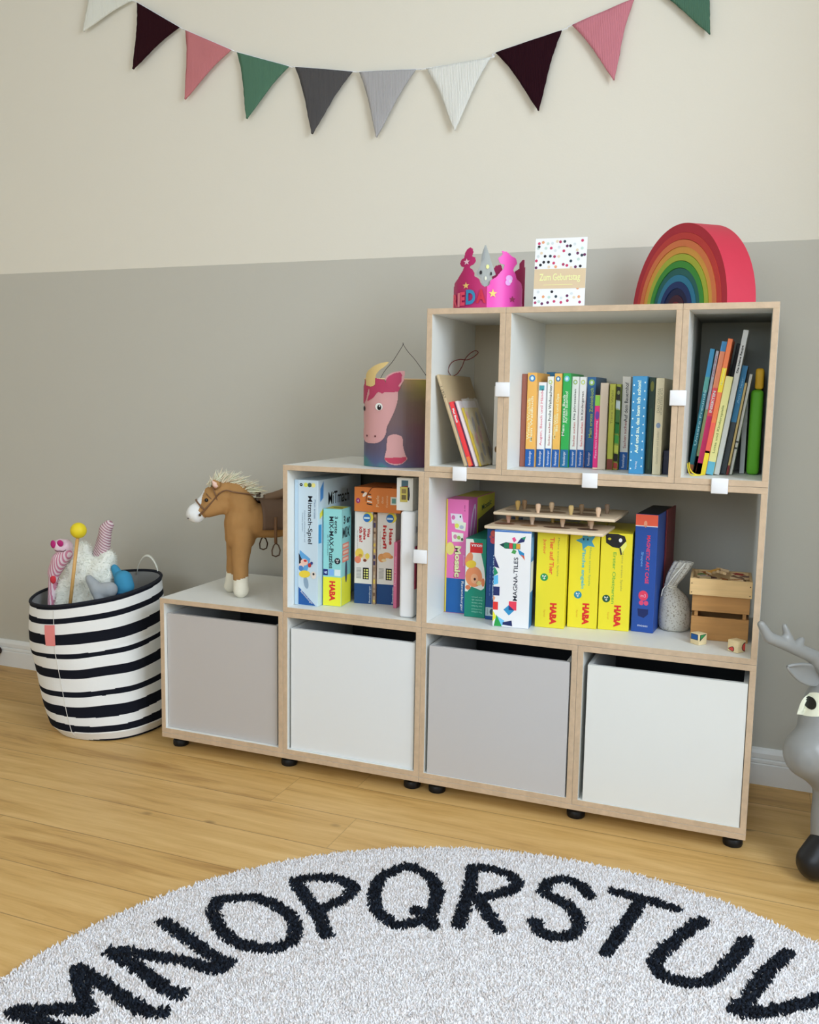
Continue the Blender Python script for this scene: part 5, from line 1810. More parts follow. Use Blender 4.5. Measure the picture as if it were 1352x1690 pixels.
its = []
ridge = curve_pts([(0.098, 0.124, 0.756), (0.112, 0.130, 0.768), (0.130, 0.138, 0.770), (0.150, 0.148, 0.766), (0.170, 0.156, 0.752), (0.188, 0.162, 0.738)], 10)
for k in range(420):
    s = rr.random()
    p = Vector(ridge[int(s * (len(ridge) - 1))]) + Vector((rr.gauss(0, .005), rr.gauss(0, .007), rr.gauss(-0.004, .004)))
    dr = Vector((0.010 + 0.040 * s + rr.gauss(0, .009), rr.gauss(0.004, .008), 0.030 + rr.gauss(0, .007) - 0.026 * s))
    its.append((hl(p), hl(p + dr), rr.uniform(0.0012, 0.0022)))
tuft('mane', its, [pm((236, 222, 196), rough=0.9), pm((226, 210, 184), rough=0.9)], HX, 'cream hair')
m = MB()
for (c0, c1, sc) in (((0.126, 0.106, 0.756), (0.119, 0.094, 0.776), 1.3), ((0.102, 0.142, 0.762), (0.096, 0.145, 0.774), 0.8)):
    m.tube([hl(c0), hl(Vector(c0).lerp(Vector(c1), 0.5)), hl(c1)], [0.009 * sc, 0.0085 * sc, 0.002], TAN, n=10)
    e0 = Vector(c0) + Vector((0.001, -0.006, 0.001))
    e1 = Vector(c1) + Vector((0.0, -0.004, -0.002))
    m.tube([hl(e0), hl(e0.lerp(e1, 0.5)), hl(e1)], [0.0062 * sc, 0.006 * sc, 0.001], pm((232, 186, 170), rough=0.9), n=8)
m.build('ears', HX, smooth=True)
m = MB()
m.ball(hl((0.1015, 0.0855, 0.7185)), 0.0055, pm((20, 14, 12), rough=0.12, spec=0.6))
m.ball(hl((0.072, 0.134, 0.7185)), 0.0052, pm((20, 14, 12), rough=0.12, spec=0.6))
m.build('eyes', HX, smooth=True)
m = MB()
m.ball(hl((0.050, 0.0700, 0.665)), 0.0022, pm((90, 80, 80)), sc=(1.3, 0.6, 1))
m.build('nostril', HX, smooth=True)
LEA = pm((112, 80, 54), rough=0.55)


def ring_strap(c, ax, r, tube_r, m, n=26, sq=1.0):
    ax = Vector(ax).normalized()
    u_ = ax.orthogonal().normalized()
    v_ = ax.cross(u_)
    m.tube([hl(Vector(c) + (u_ * math.cos(q) + v_ * math.sin(q) * sq) * r) for q in [2 * math.pi * k / n for k in range(n)]], tube_r, LEA, n=6, closed=True)


m = MB()
ring_strap((0.076, 0.107, 0.696), (0.62, 0.36, 0.70), 0.0285, 0.0024, m)
ring_strap((0.112, 0.125, 0.734), (0.80, 0.36, 0.30), 0.0360, 0.0018, m)
m.tube([hl(p) for p in curve_pts([(0.084, 0.080, 0.676), (0.100, 0.080, 0.692), (0.120, 0.092, 0.718), (0.138, 0.094, 0.738), (0.158, 0.098, 0.748), (0.178, 0.106, 0.744), (0.203, 0.132, 0.738), (0.216, 0.156, 0.733)], 6)], 0.0023, LEA, n=6)
m.tube([hl(p) for p in curve_pts([(0.098, 0.090, 0.737), (0.112, 0.090, 0.724), (0.122, 0.098, 0.716)], 6)], 0.0016, LEA, n=6)
m.ball(hl((0.084, 0.079, 0.676)), 0.0042, pm((90, 74, 50), rough=0.3, metal=0.6), n=10)
m.build('bridle', HX, smooth=True, label='brown bridle and reins')
# saddle draped over the barrel
SAD = pm((96, 74, 58), rough=0.6, vary=0.08)
ax0, ax1 = Vector((0.216, 0.170, 0.660)), Vector((0.275, 0.232, 0.658))
axd = (ax1 - ax0).normalized()
sidev = Vector((axd.y, -axd.x, 0)).normalized()
vs, fs = [], []
na, nb_ = 10, 22
for i in range(na + 1):
    for k in range(nb_ + 1):
        t = i / na
        q = R(-112) + R(224) * k / nb_
        rr_ = 0.0585 + 0.004 * math.sin(math.pi * t) * 0 + (0.006 if i in (0, na) else 0.003) * max(0, math.cos(q))
        c = ax0.lerp(ax1, t)
        vs.append(hl(c + sidev * math.sin(q) * rr_ + Vector((0, 0, 1)) * (math.cos(q) * rr_)))
for i in range(na):
    for k in range(nb_):
        a_ = i * (nb_ + 1) + k
        fs.append((a_, a_ + 1, a_ + nb_ + 2, a_ + nb_ + 1))
o = mesh('saddle', vs, fs, SAD, HX, smooth=True, label='brown felt saddle')
sd = o.modifiers.new('thickness', 'SOLIDIFY')
sd.thickness = 0.003
sd.offset = 1
m = MB()
m.tube([hl(p) for p in curve_pts([(0.220, 0.168, 0.716), (0.221, 0.169, 0.730), (0.219, 0.168, 0.737)], 4)], 0.0062, pm((84, 70, 58), rough=0.5), n=10)
m.ball(hl((0.220, 0.168, 0.738)), 0.0078, pm((84, 70, 58), rough=0.5), n=12)
m.build('saddle_horn', o, smooth=True)
m = MB()
m.tube([hl(p) for p in curve_pts([(0.232, 0.180, 0.723), (0.250, 0.195, 0.7255), (0.268, 0.212, 0.732), (0.285, 0.228, 0.742)], 4)], [0.010, 0.012, 0.0125, 0.013, 0.013, 0.0135, 0.014, 0.014, 0.014, 0.014, 0.014, 0.013, 0.012], pm((112, 88, 66), rough=0.6), n=10)
m.build('seat', o, smooth=True)
for (sx, nm) in ((1, 'near'), (-1, 'far')):
    m = MB()
    c = ax0.lerp(ax1, 0.42)
    top = c + sidev * 0.0625 * sx + Vector((0, 0, 0.015))
    low = c + sidev * 0.064 * sx + Vector((0, 0, -0.060))
    m.tube([hl(top), hl(low)], 0.0045, LEA, n=6)
    m.tube([hl(low + axd * a_ + Vector((0, 0, b_))) for a_, b_ in ((0, 0), (0.008, -0.006), (0.013, -0.020), (0.010, -0.034), (0, -0.038), (-0.010, -0.034), (-0.011, -0.020), (-0.006, -0.006))], 0.0021, pm((84, 62, 44), rough=0.4), n=6, closed=True)
    m.build('stirrup', o, smooth=True)

# ------------------------------------------------------------------ striped basket
BK = thing('striped_basket', 'round black and white striped fabric toy basket on the floor left of the shelf', 'basket', (-0.277, 0.128, 0.0))
rd = Vector((0.93, 0.367, 0))
fd = Vector((-0.366, 0.931, 0))
rimc = Vector((-0.050, 0.003, 0.4205))
BR, BT = 0.180, 0.194


def bk_pt(q, v, dr=0.0):
    """q angle round, v 0 at the rim and 1 at the foot"""
    s = 1 - v
    c = rimc * s
    cx = Vector((rimc.x, rimc.y, 0)) * min(1, s * 1.5)
    rad = BR + (BT - BR) * min(1, s * 1.25) + 0.008 * math.sin(math.pi * s) + dr
    # soft folds
    rad += 0.0035 * noise.noise(Vector((math.cos(q) * 1.6, math.sin(q) * 1.6, v * 3.1))) * (1 - 0.2 * v) * 2
    if v > 0.93:
        rad -= (v - 0.93) / 0.07 * 0.016
    tilt = (0.0285 * math.cos(q) + 0.010 * math.sin(q)) * s ** 0.8
    z = rimc.z * s + tilt + 0.004 * noise.noise(Vector((math.cos(q) * 2, math.sin(q) * 2, v * 2.4 + 5))) * math.sin(math.pi * v)
    z = max(z, 0.001)
    return cx + rd * math.cos(q) * rad + fd * math.sin(q) * rad + Vector((0, 0, z))


bands = [(0, .025), (.09, .13), (.207, .285), (.352, .385), (.464, .53), (.626, .665), (.732, .804), (.866, .92), (.984, 1.01)]
NQ, NV = 220, 230
vs = [bk_pt(2 * math.pi * i / NQ, k / NV) for k in range(NV + 1) for i in range(NQ)]
fs, fm = [], []
for k in range(NV):
    for i in range(NQ):
        j = (i + 1) % NQ
        fs.append((k * NQ + i, (k + 1) * NQ + i, (k + 1) * NQ + j, k * NQ + j))
        v = (k + .5) / NV
        q = 2 * math.pi * (i + .5) / NQ
        vv = v + (0.012 * math.sin(q * 2 + 1) * (1 if v > 0.8 else 0.2) if v < 0.97 else 0)
        if v > 0.90:
            vv = v - 0.03 * max(0, math.sin(q * 1.5 + 2.2)) * (v - 0.9) / 0.1
        fm.append(1 if any(a0 <= vv < a1 for a0, a1 in bands) else 0)
fs.append(tuple(NV * NQ + i for i in range(NQ)))
fm.append(0)
o = mesh('fabric_body', vs, fs, [pm((234, 232, 228), rough=0.9, spec=0.1, bump=(40, 0.5), gain=1.12), pm((22, 24, 32), rough=0.9, spec=0.1)], BK, fm, smooth=True)
vs = [bk_pt(2 * math.pi * i / NQ, k / 60, -0.004) for k in range(57) for i in range(NQ)]
fs = []
for k in range(56):
    for i in range(NQ):
        j = (i + 1) % NQ
        fs.append((k * NQ + i, k * NQ + j, (k + 1) * NQ + j, (k + 1) * NQ + i))
fs.append(tuple(reversed([56 * NQ + i for i in range(NQ)])))
mesh('lining', vs, fs, pm((150, 150, 148), rough=0.8), BK, smooth=True, label='grey lining')
m = MB()
m.tube([tuple(bk_pt(2 * math.pi * i / 80, 0.0, -0.001)) for i in range(80)], 0.0048, pm((26, 28, 36), rough=0.9), n=8, closed=True)
m.build('rim', BK, smooth=True, label='black bound rim')
m = MB()
q0, q1 = R(48), R(100)
pts = []
pa, pb = bk_pt(R(35), 0.02, 0.002), bk_pt(R(70), 0.02, 0.002)
mid = (pa + pb) / 2
for k in range(15):
    t = k / 14
    pts.append(pa.lerp(pb, t) + Vector((0, 0, 0.062 * math.sin(math.pi * t) ** 0.6)))
vs, fs = [], []
for p in pts:
    vs += [tuple(p), tuple(p + Vector((0.012, -0.022, 0.0)) * 0.55 + Vector((0, 0, -0.004)))]
fs = [(2 * k, 2 * k + 1, 2 * k + 3, 2 * k + 2) for k in range(14)]
o = mesh('handle', vs, fs, pm((226, 222, 210), rough=0.9), BK, smooth=True, label='cream webbing handle')
sd = o.modifiers.new('thickness', 'SOLIDIFY')
sd.thickness = 0.002
# coral tag
qt = R(-113)
vs, fs = [], []
for k in range(7):
    v = 0.135 + 0.155 * k / 6
    for dq in (-0.085, 0.085):
        vs.append(tuple(bk_pt(qt + dq, v, 0.003)))
fs = [(2 * k, 2 * k + 2, 2 * k + 3, 2 * k + 1) for k in range(6)]
o = mesh('coral_tag', vs, fs, pm((250, 132, 128), rough=0.8), BK, label='coral pink fabric tag')
sd = o.modifiers.new('thickness', 'SOLIDIFY')
sd.thickness = 0.0015
# front seam
m = MB()
m.tube([tuple(bk_pt(R(-109), 0.03 + 0.95 * k / 40, 0.0012)) for k in range(41)], 0.0009, pm((214, 210, 202), rough=0.9), n=5)
m.build('seam', BK, smooth=True)

GT = 'toys sticking out of the striped basket'
WOOL = pm((234, 228, 212), rough=0.95, spec=0.1, bump=(500, 0.5))
o = blob('fluffy_cushion', [((-0.400, 0.115, 0.335), 0.055, (-0.375, 0.115, 0.480), 0.040), ((-0.375, 0.115, 0.480), 0.040, (-0.368, 0.120, 0.540), 0.022),
                            ((-0.340, 0.140, 0.340), 0.060, (-0.320, 0.140, 0.470), 0.045), ((-0.320, 0.140, 0.470), 0.045, (-0.300, 0.150, 0.515), 0.022),
                            ((-0.420, 0.100, 0.340), 0.040, (-0.415, 0.095, 0.42), 0.030), ((-0.300, 0.135, 0.440), 0.035, (-0.285, 0.135, 0.46), 0.020)],
         0.006, [WOOL], None, None, smooth=10, noise_amp=0.004)
tag(o, 'large fluffy cream plush shape filling the middle of the basket', 'plush toy', GT)
me = o.data
its = []
nv = len(me.vertices)
for k in range(5200):
    v = me.vertices[rr.randrange(nv)]
    if v.co.z < 0.36:
        continue
    n_ = Vector(v.normal)
    d_ = (n_ + Vector((rr.gauss(0, .35), rr.gauss(0, .35), rr.gauss(0.1, .35)))).normalized()
    its.append((v.co - n_ * 0.002, v.co + d_ * rr.uniform(0.006, 0.011), 0.0009))
m = MB()
for p, q, wd in its:
    dv = (q - p)
    s1 = dv.orthogonal().normalized() * wd
    s2 = dv.cross(s1).normalized() * wd
    m.add([p + s1, p - s1 * .5 + s2 * .87, p - s1 * .5 - s2 * .87, q], [(0, 1, 3), (1, 2, 3), (2, 0, 3)], WOOL)
fur = m.build('fur', o)
fur['kind'] = 'stuff'

m = MB()
m.tube([(-0.372, 0.052, 0.340), (-0.337, 0.060, 0.585)], 0.0052, wood((206, 160, 96), dark=0.9, scale=(30, 30, 3)), n=10)
o = m.build('mallet', smooth=True)
tag(o, 'wooden stick with a yellow ball on its end standing in the basket', 'mallet', GT)
m = MB()
m.ball((-0.3335, 0.0605, 0.6055), 0.0238, pm((242, 200, 40), rough=0.5), n=28)
m.build('ball', o, smooth=True, label='yellow ball head')


def stripes(c1, c2, sc, axis):
    mt = bpy.data.materials.new('striped_cloth')
    mt.use_nodes = True
    nt = mt.node_tree
    bs_ = nt.nodes['Principled BSDF']
    bs_.inputs['Roughness'].default_value = 0.9
    tc = nt.nodes.new('ShaderNodeTexCoord')
    mp = nt.nodes.new('ShaderNodeMapping')
    mp.inputs['Rotation'].default_value = axis
    wv = nt.nodes.new('ShaderNodeTexWave')
    wv.inputs['Scale'].default_value = sc
    wv.inputs['Distortion'].default_value = 1.0
    wv.inputs['Detail'].default_value = 0
    wv.inputs['Detail Scale'].default_value = 2
    rg = nt.nodes.new('ShaderNodeMapRange')
    rg.inputs[1].default_value = 0.45
    rg.inputs[2].default_value = 0.6
    mx = nt.nodes.new('ShaderNodeMix')
    mx.data_type = 'RGBA'
    mx.inputs[6].default_value = (*lin(c1), 1)
    mx.inputs[7].default_value = (*lin(c2), 1)
    nt.links.new(tc.outputs['Object'], mp.inputs[0])
    nt.links.new(mp.outputs[0], wv.inputs['Vector'])
    nt.links.new(wv.outputs[1], rg.inputs[0])
    nt.links.new(rg.outputs[0], mx.inputs[0])
    nt.links.new(mx.outputs[2], bs_.inputs['Base Color'])
    return mt


o = blob('striped_plush', [((-0.445, 0.075, 0.465), 0.020, (-0.425, 0.080, 0.505), 0.026), ((-0.425, 0.080, 0.505), 0.026, (-0.405, 0.085, 0.525), 0.022), ((-0.455, 0.07, 0.36), 0.012, (-0.445, 0.075, 0.46), 0.016)], 0.004,
         [stripes((236, 214, 218), (206, 130, 152), 45, (0, 0, 0.3))], None, None, smooth=5)
tag(o, 'pink striped soft toy with round dark pink eyes at the left of the basket', 'plush toy', GT)
hd2 = blob('head', [((-0.420, 0.080, 0.549), 0.023, (-0.408, 0.086, 0.548), 0.023)], 0.004, [pm((232, 196, 206), rough=0.9)], o, None, smooth=4)
m = MB()
m.ball((-0.4300, 0.0590, 0.5570), 0.0108, pm((176, 36, 110), rough=0.7), sc=(0.9, 0.35, 1.15))
m.ball((-0.4060, 0.0625, 0.5610), 0.0108, pm((176, 36, 110), rough=0.7), sc=(1.1, 0.35, 0.95))
m.build('eyes', hd2, smooth=True)
m = MB()
m.tube(curve_pts([(-0.4230, 0.0585, 0.5390), (-0.415, 0.0595, 0.5365), (-0.408, 0.062, 0.5375), (-0.398, 0.066, 0.5365), (-0.392, 0.070, 0.541)], 4), 0.0012, pm((90, 40, 50)), n=5)
m.build('mouth', hd2, smooth=True)
m = MB()
m.ball((-0.437, 0.062, 0.447), 0.010, pm((196, 50, 60), rough=0.8), sc=(1, 0.7, 1.3))
m.build('red_collar', o, smooth=True)

o = blob('zigzag_plush', [((-0.330, 0.150, 0.46), 0.022, (-0.308, 0.150, 0.60), 0.020), ((-0.308, 0.150, 0.60), 0.020, (-0.298, 0.152, 0.612), 0.017), ((-0.345, 0.15, 0.50), 0.018, (-0.322, 0.15, 0.575), 0.014)], 0.004,
         [stripes((226, 208, 208), (176, 128, 140), 42, (0.4, 0.9, 0.2))], None, None, smooth=5)
tag(o, 'pale plush toy with fine mauve zigzag lines rising at the back of the basket', 'plush toy', GT)
FELT = pm((156, 160, 162), rough=0.95, bump=(400, 0.4), vary=0.12)
o = blob('grey_felt_toy', [((-0.300, 0.062, 0.462), 0.012, (-0.268, 0.062, 0.428), 0.022), ((-0.268, 0.062, 0.428), 0.022, (-0.235, 0.075, 0.432), 0.024), ((-0.262, 0.062, 0.412), 0.020, (-0.245, 0.075, 0.36), 0.016)], 0.004, [FELT], None, None, smooth=5)
tag(o, 'grey felt soft toy with a rounded end lying over the front of the basket', 'plush toy', GT)
o = blob('blue_plush', [((-0.265, 0.135, 0.485), 0.012, (-0.240, 0.130, 0.455), 0.018), ((-0.225, 0.125, 0.455), 0.028, (-0.212, 0.120, 0.435), 0.026), ((-0.225, 0.12, 0.43), 0.026, (-0.235, 0.12, 0.35), 0.024)], 0.004,
         [pm((58, 134, 168), rough=0.9), pm((30, 74, 116), rough=0.9)], None, lambda c: 1 if c.z < 0.418 else 0, smooth=5)
tag(o, 'blue soft toy tucked behind the grey felt one in the basket', 'plush toy', GT)

# ------------------------------------------------------------------ reindeer hopper
RD = thing('ride_on_reindeer', 'grey rubber ride-on reindeer with antlers and black hooves at the right edge', 'ride-on toy', (1.80, 0.03, 0.0))


def rl(p):
    return (p[0] - 1.80, p[1] - 0.03, p[2])


def rcp(p, r, q, s_):
    return (rl(p), r, rl(q), s_)


GREY = pm((150, 150, 146), rough=0.33, spec=0.5, gain=1.0)
RB = pm((20, 20, 24), rough=0.35, spec=0.5)
caps = [
    rcp((1.762, 0.060, 0.385), 0.050, (1.755, 0.040, 0.350), 0.060),   # skull
    rcp((1.750, 0.025, 0.335), 0.058, (1.718, -0.018, 0.292), 0.056),  # face to snout
    rcp((1.728, 0.004, 0.378), 0.053, (1.722, -0.008, 0.340), 0.056),
    rcp((1.718, -0.018, 0.292), 0.058, (1.697, -0.040, 0.278), 0.058),
    rcp((1.715, -0.030, 0.255), 0.048, (1.725, -0.020, 0.240), 0.046),
    rcp((1.770, 0.030, 0.300), 0.055, (1.800, 0.020, 0.200), 0.064),   # neck
    rcp((1.800, 0.030, 0.190), 0.070, (1.960, 0.090, 0.200), 0.085),   # barrel
    rcp((1.760, 0.000, 0.215), 0.052, (1.745, -0.020, 0.125), 0.040),  # near fore leg
    rcp((1.745, -0.020, 0.125), 0.039, (1.744, -0.028, 0.070), 0.036),
    rcp((1.800, 0.090, 0.170), 0.050, (1.800, 0.110, 0.080), 0.036),
    rcp((1.980, 0.040, 0.170), 0.055, (1.990, 0.020, 0.080), 0.036),
    rcp((1.990, 0.140, 0.170), 0.055, (2.000, 0.150, 0.080), 0.036),
]
bodyo = blob('body', caps, 0.006, [GREY], RD, None, smooth=26)
for (x, y) in ((1.734, -0.038), (1.800, 0.118), (1.992, 0.010), (2.002, 0.160)):
    hb = blob('hoof', [(rl((x - 0.012, y - 0.008, 0.040)), 0.040, rl((x + 0.008, y + 0.004, 0.080)), 0.036), (rl((x, y - 0.004, 0.038)), 0.0375, rl((x + 0.004, y, 0.045)), 0.037)], 0.005, [RB], RD, None, smooth=6)
    hb['label'] = 'black rubber hoof'
ant = blob('antler', [rcp((1.752, 0.035, 0.405), 0.020, (1.690, -0.022, 0.485), 0.0155), rcp((1.690, -0.022, 0.485), 0.0155, (1.634, -0.072, 0.517), 0.0135), rcp((1.634, -0.072, 0.517), 0.0135, (1.600, -0.095, 0.533), 0.0125),
                      rcp((1.600, -0.095, 0.533), 0.0125, (1.583, -0.104, 0.562), 0.0085), rcp((1.642, -0.066, 0.520), 0.011, (1.629, -0.071, 0.555), 0.0065),
                      rcp((1.655, -0.055, 0.510), 0.013, (1.665, -0.045, 0.524), 0.007)], 0.0035, [GREY], RD, None, smooth=4)
ant2 = blob('antler', [rcp((1.790, 0.080, 0.415), 0.020, (1.850, 0.130, 0.490), 0.0155), rcp((1.850, 0.130, 0.490), 0.0155, (1.900, 0.170, 0.530), 0.012), rcp((1.86, 0.14, 0.50), 0.011, (1.85, 0.13, 0.55), 0.007)], 0.0045, [GREY], RD, None, smooth=4)
# ear: hollow leaf
for (base, tip, s) in (((1.712, 0.000, 0.432), (1.640, -0.058, 0.466), 1), ((1.800, 0.075, 0.440), (1.850, 0.10, 0.455), -1)):
    base, tip = Vector(base), Vector(tip)
    axv = tip - base
    side = axv.cross(Vector((0.36, -0.93, 0))).normalized()
    fwd = Vector((0.36, -0.93, 0)).normalized()
    vs, fs = [], []
    nu, nw = 12, 8
    for i in range(nu + 1):
        t = i / nu
        wdt = 0.0235 * math.sin(math.pi * min(1, 0.22 + t * 0.78)) ** 0.8 + 0.0005
        for k in range(nw + 1):
            q = k / nw * 2 - 1
            vs.append(rl(base + axv * t + side * wdt * q + fwd * (q * q - 0.6) * 0.012 * (1 - t * 0.5)))
    for i in range(nu):
        for k in range(nw):
            a_ = i * (nw + 1) + k
            fs.append((a_, a_ + 1, a_ + nw + 2, a_ + nw + 1))
    o = mesh('ear', vs, fs, GREY, RD, smooth=True)
    sd = o.modifiers.new('thickness', 'SOLIDIFY')
    sd.thickness = 0.007
    sd.offset = 0
    ss = o.modifiers.new('round', 'SUBSURF')
    ss.levels = ss.render_levels = 1
# eyes: shrink-projected flat patches
bm_ = bmesh.new()
bm_.from_mesh(bodyo.data)
from mathutils.bvhtree import BVHTree
bvh = BVHTree.FromBMesh(bm_)
camp = Vector((1.58532508, -2.11653798, 1.01842956))


def on_body(px, py, lift):
    """point of the skin met by a ray from in front of the face at the given spot"""
    o_ = Vector(rl((px[0], px[1], px[2])))
    d_ = Vector((-0.20, 0.93, -0.22)).normalized()
    hit = bvh.ray_cast(o_ - d_ * 0.5, d_)
    return (hit[0] + hit[1] * lift) if hit[0] else o_


er, eu = Vector((0.93, 0.367, 0.0)), Vector((-0.06, 0.11, 0.99))


def eye_patch(cen, pts, lift, mat_, name, parent):
    c0 = on_body(cen, None, lift)
    nrm = Vector((0.20, -0.93, 0.22)).normalized()
    m = MB()
    rings = [c0]
    nr = 9
    for j in range(1, nr + 1):
        for a_, b_ in pts:
            q_ = tuple(Vector(cen) + er * a_ * j / nr + eu * b_ * j / nr)
            h_ = on_body(q_, None, lift)
            o_ = Vector(rl(q_))
            off = o_ + nrm * (c0 - Vector(rl(cen))).dot(nrm)
            rings.append(h_ if (h_ - o_).length > 1e-6 and abs((h_ - off).dot(nrm)) < 0.045 else off - nrm * 0.02 * j / nr)
    n_ = len(pts)
    fs_ = [(0, 1 + i, 1 + (i + 1) % n_) for i in range(n_)]
    for j in range(nr - 1):
        for i in range(n_):
            i2 = (i + 1) % n_
            fs_.append((1 + j * n_ + i, 1 + (j + 1) * n_ + i, 1 + (j + 1) * n_ + i2, 1 + j * n_ + i2))
    m.add(rings, fs_, mat_)
    return m.build(name, parent, smooth=True)


ec = (1.702, -0.052, 0.389)
shape = curve_pts([(-0.033, -0.024), (-0.022, 0.006), (-0.004, 0.022), (0.016, 0.022), (0.026, 0.004), (0.018, -0.020), (-0.008, -0.026), (-0.033, -0.024)], 4)[:-1]
ew = eye_patch(ec, shape, 0.0008, pm((238, 232, 200), rough=0.3), 'eye', RD)
eye_patch((ec[0] - 0.006, ec[1], ec[2] + 0.001), [(0.0095 * math.cos(q), 0.0135 * math.sin(q)) for q in [2 * math.pi * k / 20 for k in range(20)]], 0.0016, pm((24, 24, 20), rough=0.2), 'pupil', ew)
m = MB()
m.ball(rl((1.786, 0.000, 0.380)), 0.024, pm((238, 232, 200), rough=0.3), sc=(0.75, 0.55, 1.0), n=20)
ew2 = m.build('eye', RD, smooth=True)
m = MB()
m.ball(rl((1.785, -0.0105, 0.381)), 0.0105, pm((24, 24, 20), rough=0.2), sc=(0.85, 0.55, 1.15), n=16)
m.build('pupil', ew2, smooth=True)
bm_.free()

# dark object at the far left of the skirting: floor-level door stop
m = MB()
m.lathe([(0.014, 0), (0.016, 0.01), (0.013, 0.03), (0.015, 0.045)], pm((40, 22, 16), rough=0.5), n=18, mtx=Matrix.Translation((-1.052, 0.436, 0.058)) @ Matrix.Rotation(R(90), 4, 'X'))
o = m.build('door_stop', auto=40)
tag(o, 'small dark brown knob on the white skirting at the left edge', 'door stop')

# ------------------------------------------------------------------ round alphabet rug
LET = {
    'M': [[(0.488, -1.054), (0.546, -1.056), (0.600, -1.061), (0.652, -1.069)], [(0.489, -1.052), (0.532, -1.032), (0.576, -1.010), (0.599, -1.004)], [(0.595, -1.004), (0.548, -0.963), (0.506, -0.924)], [(0.508, -0.923), (0.608, -0.949), (0.678, -0.969), (0.712, -0.961)]],
    'N': [[(0.523, -0.860), (0.610, -0.884), (0.699, -0.914), (0.711, -0.908)], [(0.535, -0.853), (0.657, -0.832), (0.677, -0.832), (0.724, -0.830), (0.737, -0.819)], [(0.555, -0.747), (0.636, -0.774), (0.701, -0.799), (0.739, -0.808)]],
    'O': [[(0.607, -0.636), (0.649, -0.609), (0.695, -0.602), (0.752, -0.621), (0.787, -0.653), (0.806, -0.691), (0.800, -0.726), (0.768, -0.744), (0.730, -0.747), (0.683, -0.732), (0.641, -0.699), (0.616, -0.667), (0.607, -0.636)]],
    'P': [[(0.709, -0.510), (0.778, -0.573), (0.829, -0.624), (0.859, -0.660)], [(0.713, -0.505), (0.758, -0.477), (0.799, -0.471), (0.836, -0.489), (0.836, -0.535), (0.812, -0.583)]],
    'Q': [[(0.903, -0.362), (0.873, -0.421), (0.880, -0.477), (0.908, -0.540), (0.952, -0.574), (0.982, -0.570), (1.010, -0.538), (1.012, -0.490), (0.996, -0.428), (0.967, -0.387), (0.928, -0.366), (0.903, -0.362)], [(0.983, -0.517), (1.004, -0.523), (1.033, -0.553)]],
    'R': [[(1.038, -0.318), (1.058, -0.401), (1.071, -0.488), (1.078, -0.531)], [(1.037, -0.311), (1.079, -0.301), (1.119, -0.311), (1.143, -0.345), (1.126, -0.385), (1.081, -0.429)], [(1.084, -0.428), (1.130, -0.486), (1.154, -0.516)]],
    'S': [[(1.292, -0.326), (1.265, -0.292), (1.234, -0.282), (1.204, -0.305), (1.202, -0.348), (1.234, -0.367), (1.270, -0.391), (1.290, -0.435), (1.287, -0.475), (1.260, -0.498), (1.228, -0.489), (1.210, -0.464)]],
    'T': [[(1.337, -0.290), (1.390, -0.293), (1.457, -0.305)], [(1.391, -0.299), (1.377, -0.392), (1.355, -0.507)]],
    'U': [[(1.512, -0.330), (1.475, -0.405), (1.447, -0.482), (1.443, -0.515), (1.468, -0.542), (1.502, -0.542), (1.536, -0.521), (1.567, -0.453), (1.595, -0.364)]],
    'V': [[(1.663, -0.383), (1.629, -0.461), (1.606, -0.536), (1.583, -0.588)], [(1.583, -0.586), (1.603, -0.587), (1.649, -0.558), (1.714, -0.502), (1.760, -0.455)]],
}
RC, RR = (1.2623, -1.0526), 0.868
rug = thing('alphabet_rug', 'round cream shag rug with a ring of black capital letters on the oak floor', 'rug', (RC[0], RC[1], 0))
m = MB()
m.lathe([(RR - 0.008, 0.0005), (RR - 0.004, 0.003), (RR - 0.006, 0.006), (RR - 0.018, 0.009)], pm((244, 242, 240), rough=0.95, gain=1.0), n=160)
m.build('rug_base', rug)
rng = np.random.default_rng(11)
sp_ = 0.0041
gx, gy = np.meshgrid(np.arange(-RR, RR, sp_), np.arange(-RR, RR, sp_))
px = gx.ravel() + rng.uniform(-.5, .5, gx.size) * sp_
py = gy.ravel() + rng.uniform(-.5, .5, gx.size) * sp_
keep = px ** 2 + py ** 2 < (RR - 0.004) ** 2
px, py = px[keep], py[keep]
wx, wy = px + RC[0], py + RC[1]
who = np.full(len(px), -1)
for li, (ch, strokes) in enumerate(LET.items()):
    for st in strokes:
        c = curve_pts(st, 4) if len(st) > 3 else st
        for (x0, y0), (x1, y1) in zip(c[:-1], c[1:]):
            dx, dy = x1 - x0, y1 - y0
            L2 = dx * dx + dy * dy + 1e-12
            t = np.clip(((wx - x0) * dx + (wy - y0) * dy) / L2, 0, 1)
            dd = np.hypot(wx - x0 - t * dx, wy - y0 - t * dy)
            who[dd < 0.0132] = li


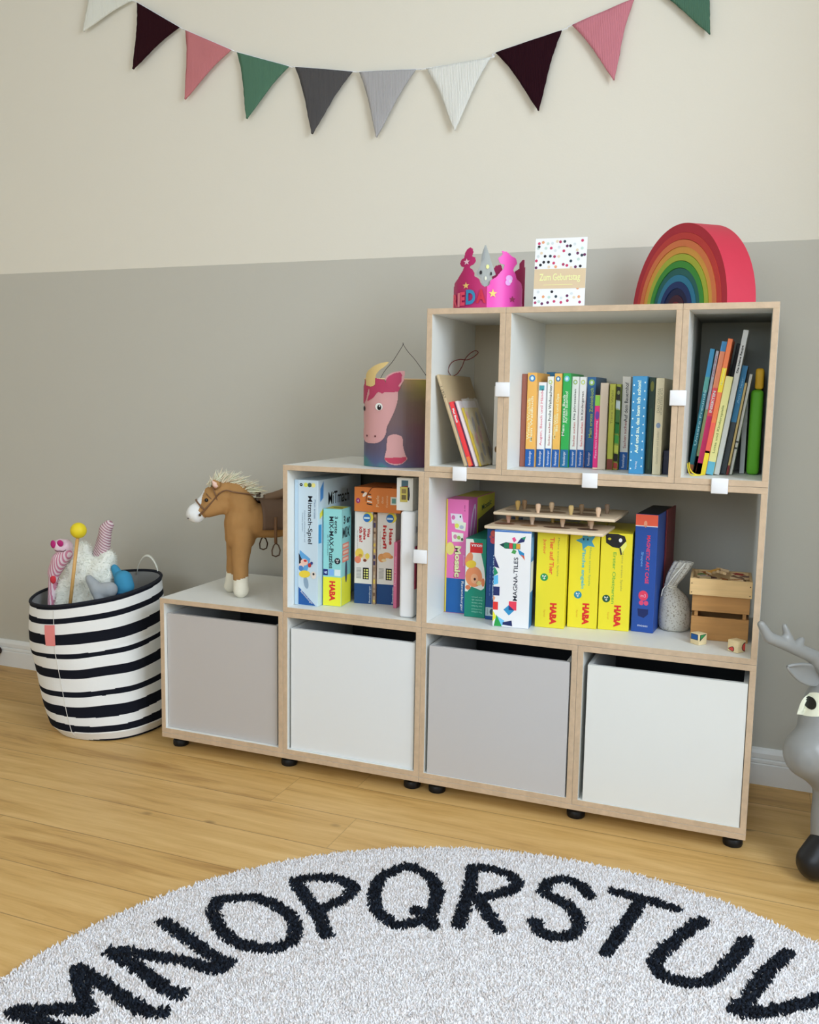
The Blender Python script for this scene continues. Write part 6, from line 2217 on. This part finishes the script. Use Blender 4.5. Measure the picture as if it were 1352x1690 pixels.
def pile(name, sel, mats, lo, hi, label=None, fat=1.0):
    x, y = px[sel], py[sel]
    n = len(x)
    if n == 0:
        return
    ln = rng.uniform(lo, hi, n)
    az = rng.uniform(0, 2 * np.pi, n)
    lean = rng.uniform(0.15, 0.95, n) * ln * 0.75
    rad = rng.uniform(0.0014, 0.0023, n) * fat
    rot = rng.uniform(0, 2 * np.pi, n)
    V = np.zeros((n, 7, 3))
    for k in range(3):
        q = rot + 2 * np.pi * k / 3
        V[:, k] = np.c_[x + rad * np.cos(q), y + rad * np.sin(q), np.full(n, 0.006)]
        V[:, 3 + k] = np.c_[x + lean * .35 * np.cos(az) + rad * 1.15 * np.cos(q), y + lean * .35 * np.sin(az) + rad * 1.15 * np.sin(q), 0.006 + ln * 0.55]
    V[:, 6] = np.c_[x + lean * np.cos(az), y + lean * np.sin(az), 0.006 + ln * 0.97]
    F = np.array([[0, 1, 4], [0, 4, 3], [1, 2, 5], [1, 5, 4], [2, 0, 3], [2, 3, 5], [3, 4, 6], [4, 5, 6], [5, 3, 6]])
    faces = (F[None] + (np.arange(n) * 7)[:, None, None]).reshape(-1, 3)
    me = bpy.data.meshes.new(name)
    me.vertices.add(n * 7)
    me.vertices.foreach_set('co', V.reshape(-1).astype(np.float32))
    nf = len(faces)
    me.loops.add(nf * 3)
    me.loops.foreach_set('vertex_index', faces.reshape(-1).astype(np.int32))
    me.polygons.add(nf)
    me.polygons.foreach_set('loop_start', np.arange(0, nf * 3, 3, dtype=np.int32))
    me.polygons.foreach_set('loop_total', np.full(nf, 3, dtype=np.int32))
    for mt in mats:
        me.materials.append(mt)
    mi = np.repeat(rng.integers(0, len(mats), n), 9)
    me.polygons.foreach_set('material_index', mi.astype(np.int32))
    me.update(calc_edges=True)
    o = bpy.data.objects.new(name, me)
    COL.objects.link(o)
    o.parent = rug
    if label:
        o['label'] = label
    return o


pw = [pm(c_, rough=0.95, spec=0.1, gain=1.0, cap=0.98) for c_ in ((252, 248, 247), (248, 242, 240), (253, 250, 250), (240, 230, 224))]
o = pile('pile', who == -1, pw, 0.007, 0.0115, 'cream shag pile')
o['kind'] = 'stuff'
kb = [pm((24, 28, 36), rough=0.9, spec=0.15), pm((18, 20, 26), rough=0.9, spec=0.15), pm((34, 40, 50), rough=0.9, spec=0.15)]
for li, ch in enumerate(LET):
    o = pile('letter', who == li, kb, 0.009, 0.0135, 'black shag letter ' + ch, 1.7)
